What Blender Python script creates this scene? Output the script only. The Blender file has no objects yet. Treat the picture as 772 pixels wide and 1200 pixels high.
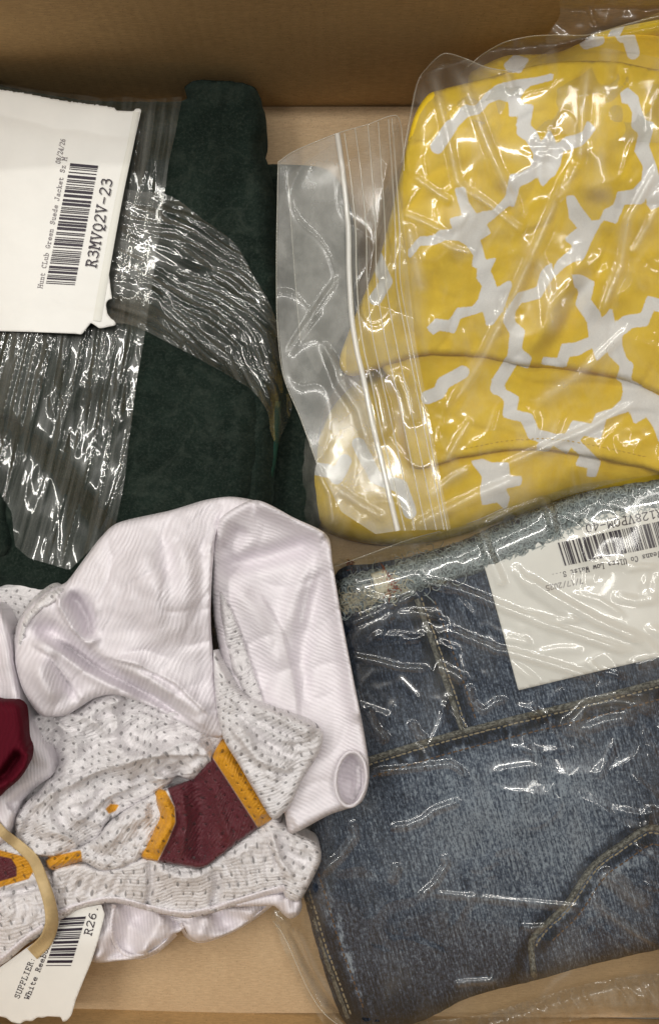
import bpy, math, random
import numpy as np

# ------------------------------------------------------------------ basics
# Layout unit: 1 unit = 0.6 mm. Plan coordinates (u right, v down, z up).
S = 0.0006
D = 1000.0
random.seed(7)
RNG = np.random.default_rng(11)
scene = bpy.context.scene
col = scene.collection

# camera
cam_d = bpy.data.cameras.new("camera")
cam = bpy.data.objects.new("camera", cam_d)
col.objects.link(cam)
cam.location = (0, 0, D * S)
cam_d.sensor_fit = 'VERTICAL'
cam_d.angle = 2 * math.atan(600.0 / D)
cam_d.clip_start = 0.01
cam_d.clip_end = 50
scene.camera = cam

# world: dim indoor ambient
world = bpy.data.worlds.new("World")
scene.world = world
world.use_nodes = True
bg = world.node_tree.nodes['Background']
bg.inputs[0].default_value = (1.0, 0.96, 0.90, 1)
bg.inputs[1].default_value = 0.125

# ceiling tube lamps of the room
def tube_lamp(x, y, z, length, width, power, rot=0.0):
    ld = bpy.data.lights.new("ceiling_lamp", 'AREA')
    ld.shape = 'RECTANGLE'
    ld.size = length
    ld.size_y = width
    ld.energy = power
    ld.color = (1.0, 0.97, 0.91)
    o = bpy.data.objects.new("ceiling_lamp", ld)
    o.location = (x, y, z)
    o.rotation_euler = (0, 0, rot)
    col.objects.link(o)
    return o
tube_lamp(-0.30, 0.34, 1.9, 2.6, 0.06, 19)
tube_lamp(-0.30, 1.25, 1.9, 2.6, 0.06, 11)
tube_lamp(-1.00, 0.70, 1.9, 2.4, 0.06, 20, math.pi / 2)
tube_lamp(0.85, 0.80, 1.9, 2.4, 0.06, 6, math.pi / 2)

scene.view_settings.view_transform = 'Standard'
scene.view_settings.look = 'None'
scene.view_settings.exposure = 0.0
scene.view_settings.gamma = 1.0
scene.render.engine = 'CYCLES'
scene.cycles.use_denoising = True
scene.cycles.max_bounces = 10
scene.cycles.transparent_max_bounces = 24
scene.cycles.caustics_reflective = False
scene.cycles.caustics_refractive = False
scene.cycles.sample_clamp_indirect = 4.0

# ------------------------------------------------------------------ numeric helpers
def W(u, v, z):
    f = (D - z) / D
    return (u - 386.0) * f * S, -(v - 600.0) * f * S, z * S

def ss(x, a, b):
    t = np.clip((x - a) / (b - a), 0, 1)
    return t * t * (3 - 2 * t)

def _hash(ix, iy, seed):
    h = (ix.astype(np.int64) * 374761393 + iy.astype(np.int64) * 668265263 + seed * 974634777) & 0x7fffffff
    h = ((h ^ (h >> 13)) * 1274126177) & 0x7fffffff
    h = (h ^ (h >> 16)) & 0xffff
    return h / 65535.0 * 2 * np.pi

def noise(x, y, seed=0):
    x = np.asarray(x, float); y = np.asarray(y, float)
    ix = np.floor(x); iy = np.floor(y)
    fx = x - ix; fy = y - iy
    def g(dx, dy):
        a = _hash(ix + dx, iy + dy, seed)
        return np.cos(a) * (fx - dx) + np.sin(a) * (fy - dy)
    w = fx * fx * fx * (fx * (fx * 6 - 15) + 10)
    q = fy * fy * fy * (fy * (fy * 6 - 15) + 10)
    a = g(0, 0) * (1 - w) + g(1, 0) * w
    b = g(0, 1) * (1 - w) + g(1, 1) * w
    return (a * (1 - q) + b * q) * 1.5

def fbm(x, y, seed=0, o=3):
    r = 0; a = 1; f = 1
    for i in range(o):
        r = r + a * noise(x * f, y * f, seed + i * 17); a *= .5; f *= 2.03
    return r

def ridged(x, y, seed=0, p=2.0):
    n = 1 - np.abs(noise(x, y, seed)) * 1.6
    return np.clip(n, 0, 1) ** p

def catmull(pts, closed=True, seg=4.0):
    P = np.array(pts, float); n = len(P); out = []
    rng_ = range(n) if closed else range(n - 1)
    for i in rng_:
        if closed:
            p0, p1, p2, p3 = P[i - 1], P[i], P[(i + 1) % n], P[(i + 2) % n]
        else:
            p0, p1, p2, p3 = P[max(i - 1, 0)], P[i], P[i + 1], P[min(i + 2, n - 1)]
        k = max(1, int(np.linalg.norm((p2 - p1)[:2]) / seg))
        t = (np.arange(k) / k)[:, None]
        m1 = (p2 - p0) * .42; m2 = (p3 - p1) * .42
        out.append((2 * t**3 - 3 * t**2 + 1) * p1 + (t**3 - 2 * t**2 + t) * m1 + (-2 * t**3 + 3 * t**2) * p2 + (t**3 - t**2) * m2)
    if not closed:
        out.append(P[-1:])
    return np.concatenate(out)

def resample(pts, step):
    P = np.array(pts, float)
    L = np.r_[0, np.cumsum(np.linalg.norm(np.diff(P[:, :2], axis=0), axis=1))]
    n = max(2, int(L[-1] / step) + 1)
    t = np.linspace(0, L[-1], n)
    return np.stack([np.interp(t, L, P[:, k]) for k in range(P.shape[1])], 1)

def inside(poly, u, v):
    r = np.zeros(u.shape, bool)
    n = len(poly)
    for i in range(n):
        x1, y1 = poly[i][:2]; x2, y2 = poly[(i + 1) % n][:2]
        if y1 == y2:
            continue
        c = ((y1 > v) != (y2 > v)) & (u < (x2 - x1) * (v - y1) / (y2 - y1) + x1)
        r ^= c
    return r

def pdist(pts, u, v, closed=False):
    """distance, nearest point and 0..1 position along a polyline"""
    P = np.array(pts, float)[:, :2]
    if closed:
        P = np.vstack([P, P[:1]])
    L = np.r_[0, np.cumsum(np.linalg.norm(np.diff(P, axis=0), axis=1))]
    best = np.full(u.shape, 1e18); bx = np.zeros(u.shape); by = np.zeros(u.shape); bt = np.zeros(u.shape); sg = np.zeros(u.shape)
    for i in range(len(P) - 1):
        ax, ay = P[i]; dx, dy = P[i + 1] - P[i]
        l2 = dx * dx + dy * dy
        if l2 < 1e-9:
            continue
        t = np.clip(((u - ax) * dx + (v - ay) * dy) / l2, 0, 1)
        qx = ax + t * dx; qy = ay + t * dy
        d2 = (u - qx) ** 2 + (v - qy) ** 2
        m = d2 < best
        best = np.where(m, d2, best); bx = np.where(m, qx, bx); by = np.where(m, qy, by)
        bt = np.where(m, (L[i] + t * math.sqrt(l2)) / L[-1], bt)
        sg = np.where(m, np.sign(dx * (v - ay) - dy * (u - ax)), sg)
    return np.sqrt(best), bx, by, bt, sg

def taper(t, e=0.18):
    return ss(t, 0, e) * ss(1 - t, 0, e)

def fold(u, v, pts, w, h, e=0.18, sharp=False):
    """a soft (or sharp) ridge of height h along a line"""
    d, _, _, t, _ = pdist(pts, u, v)
    if sharp:
        q = np.clip(1 - d / w, 0, 1)
        return h * q * q * (3 - 2 * q) * taper(t, e)
    return h * np.exp(-(d / w) ** 2) * taper(t, e)

def lapfold(u, v, pts, w, h, side=1, e=0.15):
    """cloth rises towards the line on one side and drops at once on the other"""
    d, _, _, t, s = pdist(pts, u, v)
    on = (s * side) > 0
    return h * taper(t, e) * np.where(on, np.exp(-(d / w)), np.clip(1 - d / 3.0, 0, 1))

# height of what has been laid down so far, for draping the next layer over it
G = 3.0
U0, V0, NU, NV = -120, -120, 344, 484
ZM = np.zeros((NV, NU))
def z_put(u, v, z):
    i = np.clip(np.round((v - V0) / G).astype(int), 0, NV - 1)
    j = np.clip(np.round((u - U0) / G).astype(int), 0, NU - 1)
    np.maximum.at(ZM, (i, j), z)
STACK = []
def begin():
    global ZM
    STACK.append(ZM); ZM = np.zeros((NV, NU))
def end():
    global ZM
    own = ZM; ZM = np.maximum(STACK.pop(), own); return own
def samp(M, u, v):
    x = np.clip((np.asarray(u, float) - U0) / G, 0, NU - 1.01); y = np.clip((np.asarray(v, float) - V0) / G, 0, NV - 1.01)
    j = x.astype(int); i = y.astype(int); a = x - j; b = y - i
    return (M[i, j] * (1 - a) + M[i, j + 1] * a) * (1 - b) + (M[i + 1, j] * (1 - a) + M[i + 1, j + 1] * a) * b
def blur(M, r, it=2):
    r = max(1, int(round(r / G)))
    for _ in range(it):
        for ax in (0, 1):
            P = np.pad(M, [(r + 1, r) if k == ax else (0, 0) for k in (0, 1)], mode='edge')
            c = np.cumsum(P, axis=ax)
            M = (np.take(c, range(2 * r + 1, c.shape[ax]), ax) - np.take(c, range(0, c.shape[ax] - 2 * r - 1), ax)) / (2 * r + 1)
    return M
def dilate(M, r):
    r = max(1, int(round(r / G)))
    for ax in (0, 1):
        R = M.copy()
        for k in range(1, r + 1):
            R = np.maximum(R, np.maximum(np.roll(M, k, ax), np.roll(M, -k, ax)))
        M = R
    return M

WALL_Y = 478.0
def over_wall(v, z, gap=6):
    """keep things that lean over the far edge on this side of the box wall"""
    need = D * (1 - (WALL_Y - gap) / np.maximum(600 - v, 1))
    return np.maximum(z, np.where(v < 600, need, 0))

# ------------------------------------------------------------------ object helpers
def tag(o, label, cat, group=None, kind=None):
    o['label'] = label; o['category'] = cat
    if group: o['group'] = group
    if kind: o['kind'] = kind
    return o

def thing(name, label, cat, u, v, z=0, group=None):
    o = bpy.data.objects.new(name, None)
    o.location = W(u, v, z); o.empty_display_size = .02
    col.objects.link(o)
    return tag(o, label, cat, group)

def link(name, me, mat, parent=None, kind=None, smooth=True):
    o = bpy.data.objects.new(name, me)
    me.materials.append(mat)
    if smooth:
        me.polygons.foreach_set('use_smooth', np.ones(len(me.polygons), bool))
    col.objects.link(o)
    if parent is not None:
        o.parent = parent
        o.matrix_parent_inverse = parent_inverse(parent)
    if kind: o['kind'] = kind
    return o

def parent_inverse(p):
    from mathutils import Matrix
    if p.type == 'MESH':          # parts keep the world origin
        return Matrix.Identity(4)
    return Matrix.Translation(p.location).inverted()

def mesh_uvz(name, uvz, faces, uvs=None, world=False):
    """mesh from plan coordinates; uvs in plan units / 100"""
    A = np.asarray(uvz, float)
    if world:
        co = A
    else:
        co = np.stack(W(A[:, 0], A[:, 1], A[:, 2]), 1)
    me = bpy.data.meshes.new(name)
    me.from_pydata(co.tolist(), [], faces if isinstance(faces, list) else faces.tolist())
    T = (A[:, :2] if uvs is None else np.asarray(uvs)) * .01
    lay = me.uv_layers.new(name="UVMap")
    li = np.zeros(len(me.loops), int); me.loops.foreach_get('vertex_index', li)
    lay.data.foreach_set('uv', T[li].astype(np.float32).ravel())
    return me

def patch(name, poly, zf, mat, parent=None, step=3.0, closed_smooth=True, rnd=None, skirt=0.0, skirt_in=3.0,
          uvf=None, attrs=None, put=True, kind=None, wallfix=False, wob=0.0, gap=6):
    P = catmull(poly, True) if closed_smooth else resample(np.array(list(poly) + [poly[0]], float), 3)[:-1]
    if wob:
        P = P + np.stack([noise(P[:, 0] / 9, P[:, 1] / 9, 3), noise(P[:, 0] / 9, P[:, 1] / 9, 5)], 1) * wob
    u0, v0 = P.min(0); u1, v1 = P.max(0)
    gu = np.arange(math.floor(u0 / step) - 1, math.ceil(u1 / step) + 2) * step
    gv = np.arange(math.floor(v0 / step) - 1, math.ceil(v1 / step) + 2) * step
    cu, cv = np.meshgrid(gu[:-1] + step / 2, gv[:-1] + step / 2)
    m = inside(P, cu.ravel(), cv.ravel()).reshape(cu.shape)
    n = len(gu)
    ii, jj = np.nonzero(m)
    F = np.stack([ii * n + jj, (ii + 1) * n + jj, (ii + 1) * n + jj + 1, ii * n + jj + 1], 1)
    used, inv = np.unique(F, return_inverse=True)
    F = inv.reshape(F.shape)
    u = gu[used % n].astype(float); v = gv[used // n].astype(float)
    # boundary
    E = np.concatenate([F[:, [0, 1]], F[:, [1, 2]], F[:, [2, 3]], F[:, [3, 0]]])
    key = np.sort(E, 1); kk = key[:, 0] * (len(u) + 1) + key[:, 1]
    uq, idx, cnt = np.unique(kk, return_index=True, return_counts=True)
    B = E[idx[cnt == 1]]
    bv = np.unique(B)
    d, bx, by, _, _ = pdist(P, u, v, True)
    u[bv] = bx[bv]; v[bv] = by[bv]; d[bv] = 0
    ins = inside(P, u, v); out = ~ins; out[bv] = False
    u = np.where(out, bx, u); v = np.where(out, by, v); d = np.where(out, 0, d)
    z = zf(u, v, d)
    if rnd:
        R, drop = rnd
        t = np.clip(1 - d / R, 0, 1)
        z = z - drop * (1 - np.sqrt(np.clip(1 - t * t, 0, 1)))
    z = np.maximum(z, 1.0)
    if wallfix:
        z = over_wall(v, z, gap)
    if put:
        z_put(u, v, z)
    co = np.stack(W(u, v, z), 1)
    T = np.stack([u, v], 1) if uvf is None else np.stack(uvf(u, v), 1)
    if skirt:
        k = len(u)
        mp = {int(b): k + i for i, b in enumerate(bv)}
        # inward direction
        cx, cy = P.mean(0)
        sk = co[bv].copy()
        dirs = np.stack([cx - u[bv], -(cy - v[bv])], 1); dirs /= np.linalg.norm(dirs, axis=1)[:, None] + 1e-9
        sk[:, :2] += dirs * skirt_in * S
        sk[:, 2] = np.maximum(sk[:, 2] - skirt * S, 0.5 * S)
        co = np.vstack([co, sk]); T = np.vstack([T, T[bv]])
        SF = [[int(b), int(a), mp[int(a)], mp[int(b)]] for a, b in B]
        faces = F.tolist() + SF
    else:
        faces = F.tolist()
    me = bpy.data.meshes.new(name)
    me.from_pydata(co.tolist(), [], faces)
    lay = me.uv_layers.new(name="UVMap")
    li = np.zeros(len(me.loops), int); me.loops.foreach_get('vertex_index', li)
    lay.data.foreach_set('uv', (T[li] * .01).astype(np.float32).ravel())
    if attrs:
        for an, fn in attrs.items():
            val = np.asarray(fn(u, v), float)
            if skirt:
                val = np.concatenate([val, val[bv]])
            a = me.attributes.new(an, 'FLOAT', 'POINT')
            a.data.foreach_set('value', val.astype(np.float32))
    return link(name, me, mat, parent, kind)

def sweep(name, pts, width, height, zf, mat, parent, lift=0.3, prof=7, sq=2.5, smooth=True, step=3.0, flat=0.0, put=False, rope=0.0):
    """raised strip with a rounded section laid on a surface along a line; width may be (start, end)"""
    P = resample(catmull(pts, False) if smooth else np.array(pts, float), step)
    Tn = np.gradient(P[:, :2], axis=0); Tn /= np.linalg.norm(Tn, axis=1)[:, None] + 1e-9
    N = np.stack([-Tn[:, 1], Tn[:, 0]], 1)
    n = len(P)
    w = np.linspace(width[0], width[1], n) if isinstance(width, tuple) else np.full(n, float(width))
    a = np.linspace(-1, 1, prof)
    V = []; T = []
    for k, s in enumerate(a):
        q = P[:, :2] + N * (w * .5 * s)[:, None]
        zz = zf(q[:, 0], q[:, 1]) + lift + height * max(0.0, 1 - abs(s) ** sq) ** .5
        if rope:
            zz = zz + rope * np.sin(np.arange(n) * 1.9 + s * 2.2)
        V.append(np.stack([q[:, 0], q[:, 1], zz], 1)); T.append(np.stack([np.arange(n) * step, np.full(n, s * 5.0)], 1))
    V = np.stack(V, 1).reshape(-1, 3); T = np.stack(T, 1).reshape(-1, 2)
    F = []
    for i in range(n - 1):
        for k in range(prof - 1):
            F.append([i * prof + k, i * prof + k + 1, (i + 1) * prof + k + 1, (i + 1) * prof + k])
    if put:
        z_put(V[:, 0], V[:, 1], V[:, 2])
    return link(name, mesh_uvz(name, V, F, T), mat, parent)

def tubes(name, curves, rad, mat, parent, kind=None, sides=5):
    """thin round strands; curves are (n,3) plan coordinates"""
    V = []; F = []; b = 0
    for C in curves:
        C = np.asarray(C, float); n = len(C)
        T = np.gradient(C, axis=0); T /= np.linalg.norm(T, axis=1)[:, None] + 1e-9
        A = np.cross(T, [0, 0, 1.0]); A /= np.linalg.norm(A, axis=1)[:, None] + 1e-9
        Bn = np.cross(T, A)
        for k in range(sides):
            th = 2 * math.pi * k / sides
            V.append(C + (A * math.cos(th) + Bn * math.sin(th)) * rad)
        base = b
        for i in range(n - 1):
            for k in range(sides):
                k2 = (k + 1) % sides
                F.append([base + k * n + i, base + k2 * n + i, base + k2 * n + i + 1, base + k * n + i + 1])
        b += n * sides
    return link(name, mesh_uvz(name, np.concatenate(V), F), mat, parent, kind)

def stitches(name, lines, zf, mat, parent, ln=5.0, gap=2.2, wd=1.7, ht=1.2, jit=.35):
    V = []; F = []
    for pts in lines:
        P = resample(catmull(pts, False), 1.0)
        L = len(P); s = 0.0
        while s + ln < L - 1:
            i0 = int(s); i1 = int(s + ln * random.uniform(.85, 1.1)); i1 = min(i1, L - 1)
            a = P[i0] + np.array([random.uniform(-jit, jit), random.uniform(-jit, jit)]); c = P[i1] + np.array([random.uniform(-jit, jit), random.uniform(-jit, jit)])
            t = (c - a) / (np.linalg.norm(c - a) + 1e-9); nn = np.array([-t[1], t[0]])
            b = len(V)
            for f, h in ((0, .25), (.25, 1), (.75, 1), (1, .25)):
                m = a + (c - a) * f
                for sd, hh in ((-1, 0), (0, 1), (1, 0)):
                    q = m + nn * wd * .5 * sd * (1 if h == 1 else .6)
                    V.append([q[0], q[1], float(zf(q[0], q[1])) + .3 + ht * h * hh])
            for r in range(3):
                for k in range(2):
                    F.append([b + r * 3 + k, b + r * 3 + k + 1, b + r * 3 + k + 4, b + r * 3 + k + 3])
            s += ln + gap
    return link(name, mesh_uvz(name, V, F), mat, parent, 'stuff')

# ------------------------------------------------------------------ materials
def mat_new(name):
    m = bpy.data.materials.new(name); m.use_nodes = True
    nt = m.node_tree
    for n in list(nt.nodes): nt.nodes.remove(n)
    out = nt.nodes.new('ShaderNodeOutputMaterial')
    return m, nt, out

class NT:
    def __init__(s, nt): s.nt = nt
    def n(s, typ, **kw):
        x = s.nt.nodes.new(typ)
        for k, v in kw.items():
            if k.startswith('i_'):
                key = k[2:]
                key = int(key) if key.isdigit() else key.replace('_', ' ')
                x.inputs[key].default_value = v
            else:
                setattr(x, k, v)
        return x
    def l(s, a, b): s.nt.links.new(a, b)
    def math(s, op, a, b=None, c=None, clamp=False):
        x = s.nt.nodes.new('ShaderNodeMath'); x.operation = op; x.use_clamp = clamp
        for i, q in enumerate((a, b, c)):
            if q is None: continue
            if isinstance(q, (int, float)): x.inputs[i].default_value = q
            else: s.l(q, x.inputs[i])
        return x.outputs[0]
    def mix(s, fac, a, b):
        x = s.nt.nodes.new('ShaderNodeMix'); x.data_type = 'RGBA'
        for i, q in ((0, fac), (6, a), (7, b)):
            if isinstance(q, (int, float)): x.inputs[i].default_value = q
            elif isinstance(q, tuple): x.inputs[i].default_value = (*q, 1)
            else: s.l(q, x.inputs[i])
        return x.outputs[2]
    def uv(s, scale=(1, 1), rot=0.0):
        t = s.n('ShaderNodeUVMap'); t.uv_map = "UVMap"
        mp = s.n('ShaderNodeMapping'); mp.inputs['Scale'].default_value = (scale[0], scale[1], 1); mp.inputs['Rotation'].default_value = (0, 0, rot)
        s.l(t.outputs[0], mp.inputs[0]); return mp.outputs[0]
    def uv_rs(s, rot, scale):
        m2 = s.n('ShaderNodeMapping'); m2.inputs['Scale'].default_value = (scale[0], scale[1], 1)
        s.l(s.uv((1, 1), rot), m2.inputs[0]); return m2.outputs[0]
    def noise(s, vec, scale, detail=3, rough=.55, dist=0.0):
        x = s.n('ShaderNodeTexNoise'); x.inputs['Scale'].default_value = scale; x.inputs['Detail'].default_value = detail
        x.inputs['Roughness'].default_value = rough; x.inputs['Distortion'].default_value = dist
        if vec is not None: s.l(vec, x.inputs['Vector'])
        return x.outputs[0]
    def ramp(s, fac, a, b):
        x = s.n('ShaderNodeMapRange'); x.inputs[1].default_value = a; x.inputs[2].default_value = b
        s.l(fac, x.inputs[0]); return x.outputs[0]
    def bump(s, h, strength, dist, normal=None):
        x = s.n('ShaderNodeBump'); x.inputs['Strength'].default_value = strength; x.inputs['Distance'].default_value = dist
        s.l(h, x.inputs['Height'])
        if normal is not None: s.l(normal, x.inputs['Normal'])
        return x.outputs[0]
    def attr(s, name):
        x = s.n('ShaderNodeAttribute'); x.attribute_name = name; return x.outputs['Fac']

def m_cardboard(name, base=(.40, .245, .115), dark=(.30, .175, .075)):
    m, nt, out = mat_new(name); N = NT(nt)
    tc = N.n('ShaderNodeTexCoord')
    mp = N.n('ShaderNodeMapping'); mp.inputs['Scale'].default_value = (1, 1, 1); N.l(tc.outputs['Object'], mp.inputs[0])
    a = N.noise(mp.outputs[0], 14, 5, .6)
    mp2 = N.n('ShaderNodeMapping'); mp2.inputs['Scale'].default_value = (60, 420, 420); N.l(tc.outputs['Object'], mp2.inputs[0])
    f = N.noise(mp2.outputs[0], 3, 4, .65)
    sp = N.noise(mp.outputs[0], 900, 2, .6)
    c = N.mix(N.ramp(a, .3, .7), dark, base)
    c = N.mix(N.math('MULTIPLY', N.ramp(f, .42, .66), .6), c, tuple(x * 1.25 for x in base))
    c = N.mix(N.math('MULTIPLY', N.ramp(sp, .58, .75), .6), c, tuple(x * .45 for x in base))
    b = N.n('ShaderNodeBsdfPrincipled'); b.inputs['Roughness'].default_value = .78; b.inputs['Specular IOR Level'].default_value = .2
    N.l(c, b.inputs['Base Color'])
    fl = N.n('ShaderNodeSeparateXYZ'); N.l(tc.outputs['Object'], fl.inputs[0])
    flute = N.math('SINE', N.math('ADD', N.math('MULTIPLY', fl.outputs[0], 900), N.math('MULTIPLY', a, 9)))
    hh = N.math('ADD', N.math('MULTIPLY', f, .8), N.math('ADD', N.math('MULTIPLY', flute, .18), N.math('MULTIPLY', a, 4)))
    N.l(N.bump(hh, .3, .0012), b.inputs['Normal'])
    N.l(b.outputs[0], out.inputs[0]); return m

def m_suede():
    m, nt, out = mat_new("green_suede"); N = NT(nt)
    uv = N.uv()
    a = N.noise(uv, 1.6, 4, .6); f = N.noise(uv, 30, 4, .8); p = N.noise(uv, 7, 6, .8, 1.2)
    c = N.mix(N.ramp(a, .35, .7), (.0065, .0125, .0095), (.0120, .0215, .0165))
    c = N.mix(N.math('MULTIPLY', N.ramp(p, .45, .75), .55), c, (.030, .042, .034))
    c = N.mix(N.math('MULTIPLY', N.ramp(f, .5, .78), .7), c, (.055, .070, .058))
    br = N.noise(uv, 2.6, 6, .7, 1.5)
    c = N.mix(N.math('MULTIPLY', N.ramp(br, .5, .72), .5), c, (.050, .062, .050))
    b = N.n('ShaderNodeBsdfPrincipled'); b.inputs['Roughness'].default_value = .95; b.inputs['Specular IOR Level'].default_value = .1
    b.inputs['Sheen Weight'].default_value = .07; b.inputs['Sheen Roughness'].default_value = .45; b.inputs['Sheen Tint'].default_value = (.45, .7, .6, 1)
    N.l(c, b.inputs['Base Color'])
    h = N.math('ADD', f, N.math('MULTIPLY', p, 1.2))
    N.l(N.bump(h, .7, .0012), b.inputs['Normal'])
    N.l(b.outputs[0], out.inputs[0]); return m

def m_film(name, veil=.05, tint=(.97, .97, .95), rough=.07, spec=1.8, fine=None, veil_col=(.75, .74, .70), streak=None, haze=0.0, soft=.26, soft_w=.5):
    """thin clear plastic sheet: looks through, mirrors the lamps, with a slight milky veil"""
    m, nt, out = mat_new(name); N = NT(nt)
    nrm = None
    if fine:
        (sx, sy), sc, st, dist = fine
        uv = N.uv((sx, sy))
        h = N.noise(uv, sc, 4, .6, .25)
        nrm = N.bump(h, st, dist)
    fr = N.n('ShaderNodeFresnel'); fr.inputs[0].default_value = 1.5
    if nrm is not None: N.l(nrm, fr.inputs[1])
    fac = N.math('MINIMUM', N.math('MULTIPLY', fr.outputs[0], spec), .26)
    tr = N.n('ShaderNodeBsdfTransparent'); tr.inputs[0].default_value = (*tint, 1)
    gl = N.n('ShaderNodeBsdfGlossy'); gl.inputs['Roughness'].default_value = rough; gl.inputs[0].default_value = (1, 1, 1, 1)
    if nrm is not None: N.l(nrm, gl.inputs['Normal'])
    df = N.n('ShaderNodeBsdfDiffuse'); df.inputs[0].default_value = (*veil_col, 1)
    vm = N.n('ShaderNodeMixShader')
    if haze:
        hz = N.math('ADD', N.math('MULTIPLY', N.attr('haze'), haze), veil)
        hz = N.math('ADD', hz, N.math('MULTIPLY', N.ramp(N.noise(N.uv((1, .55), .5), 1.7, 5, .6, .5), .48, .72), haze * .8))
        N.l(N.math('MINIMUM', hz, .5), vm.inputs[0])
    elif streak:
        (sx, sy), sc, lo, hi = streak
        q = N.noise(N.uv((sx, sy)), sc, 4, .65, .1)
        e = N.math('MULTIPLY_ADD', N.ramp(q, .4, .72), hi - lo, lo)
        N.l(e, vm.inputs[0])
    else:
        vm.inputs[0].default_value = veil
    N.l(tr.outputs[0], vm.inputs[1]); N.l(df.outputs[0], vm.inputs[2])
    g2 = N.n('ShaderNodeBsdfGlossy'); g2.inputs['Roughness'].default_value = soft; g2.inputs[0].default_value = (1, 1, 1, 1)
    g3 = N.n('ShaderNodeMixShader'); g3.inputs[0].default_value = soft_w
    N.l(gl.outputs[0], g3.inputs[1]); N.l(g2.outputs[0], g3.inputs[2])
    gm = N.n('ShaderNodeMixShader')
    N.l(fac, gm.inputs[0]); N.l(vm.outputs[0], gm.inputs[1]); N.l(g3.outputs[0], gm.inputs[2])
    N.l(gm.outputs[0], out.inputs[0]); return m

def m_plain(name, colr, rough=.6, spec=.3, bump=None, var=.12, scale=6, lo=.3, hi=.7):
    m, nt, out = mat_new(name); N = NT(nt)
    uv = N.uv()
    a = N.noise(uv, scale, 4, .6)
    c = N.mix(N.ramp(a, lo, hi), tuple(x * (1 - var) for x in colr), tuple(min(1, x * (1 + var)) for x in colr))
    b = N.n('ShaderNodeBsdfPrincipled'); b.inputs['Roughness'].default_value = rough; b.inputs['Specular IOR Level'].default_value = spec
    N.l(c, b.inputs['Base Color'])
    if bump:
        N.l(N.bump(N.noise(uv, bump[0], 3), bump[1], bump[2]), b.inputs['Normal'])
    N.l(b.outputs[0], out.inputs[0]); return m

def m_yellow():
    m, nt, out = mat_new("yellow_lattice_cotton"); N = NT(nt)
    uv = N.uv()
    sd = N.attr('lattice')
    wob = N.noise(uv, 45, 2, .5)
    sd2 = N.math('ADD', sd, N.math('MULTIPLY', N.math('SUBTRACT', wob, .5), 2.2))
    k = N.ramp(sd2, -.7, .7)
    a = N.noise(uv, 5, 4, .6)
    wv = N.noise(N.uv((1, .35)), 95, 3, .7); wv2 = N.noise(N.uv((.35, 1)), 95, 3, .7)
    weave = N.math('MULTIPLY', N.math('ADD', wv, wv2), .5)
    y = N.mix(N.ramp(a, .3, .7), (.80, .545, .026), (.88, .63, .046))
    y = N.mix(N.ramp(weave, .35, .68), N.mix(.22, y, (.50, .27, .0)), y)
    w = N.mix(N.ramp(weave, .35, .65), (.74, .735, .745), (.86, .855, .86))
    c = N.mix(k, w, y)
    b = N.n('ShaderNodeBsdfPrincipled'); b.inputs['Roughness'].default_value = .85; b.inputs['Specular IOR Level'].default_value = .15
    N.l(c, b.inputs['Base Color'])
    N.l(N.bump(weave, .25, .0005), b.inputs['Normal'])
    N.l(b.outputs[0], out.inputs[0]); return m

def m_denim(name="denim", k=1.0):
    m, nt, out = mat_new(name); N = NT(nt)
    big = N.noise(N.uv(), .9, 4, .6)
    fade_shade = N.attr('fade_shade')
    st = N.noise(N.uv_rs(.26, (16, 1.0)), 2.6, 5, .75)      # long slubs
    tw = N.noise(N.uv_rs(.26, (1, .3)), 52, 3, .8)           # grain
    gr = N.noise(N.uv(), 27, 4, .85)
    v = N.math('ADD', N.math('MULTIPLY', N.ramp(tw, .25, .75), .45), N.math('MULTIPLY', N.ramp(gr, .25, .75), .36))
    v = N.math('ADD', v, N.math('MULTIPLY', N.ramp(st, .3, .7), .34))
    v = N.math('ADD', v, N.math('MULTIPLY', big, .24))
    v = N.math('ADD', v, N.math('MULTIPLY', fade_shade, .22))
    x = N.n('ShaderNodeValToRGB'); N.l(N.math('SUBTRACT', v, .20), x.inputs[0])
    e = x.color_ramp.elements
    e[0].position = .28; e[0].color = (.004 * k, .007 * k, .012 * k, 1)
    e[1].position = .78; e[1].color = (.30 * k, .355 * k, .43 * k, 1)
    q = e.new(.47); q.color = (.026 * k, .038 * k, .066 * k, 1)
    q = e.new(.60); q.color = (.082 * k, .108 * k, .160 * k, 1)
    b = N.n('ShaderNodeBsdfPrincipled'); b.inputs['Roughness'].default_value = .9; b.inputs['Specular IOR Level'].default_value = .15
    N.l(x.outputs[0], b.inputs['Base Color'])
    N.l(N.bump(v, .5, .0012), b.inputs['Normal'])
    N.l(b.outputs[0], out.inputs[0]); return m

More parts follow.
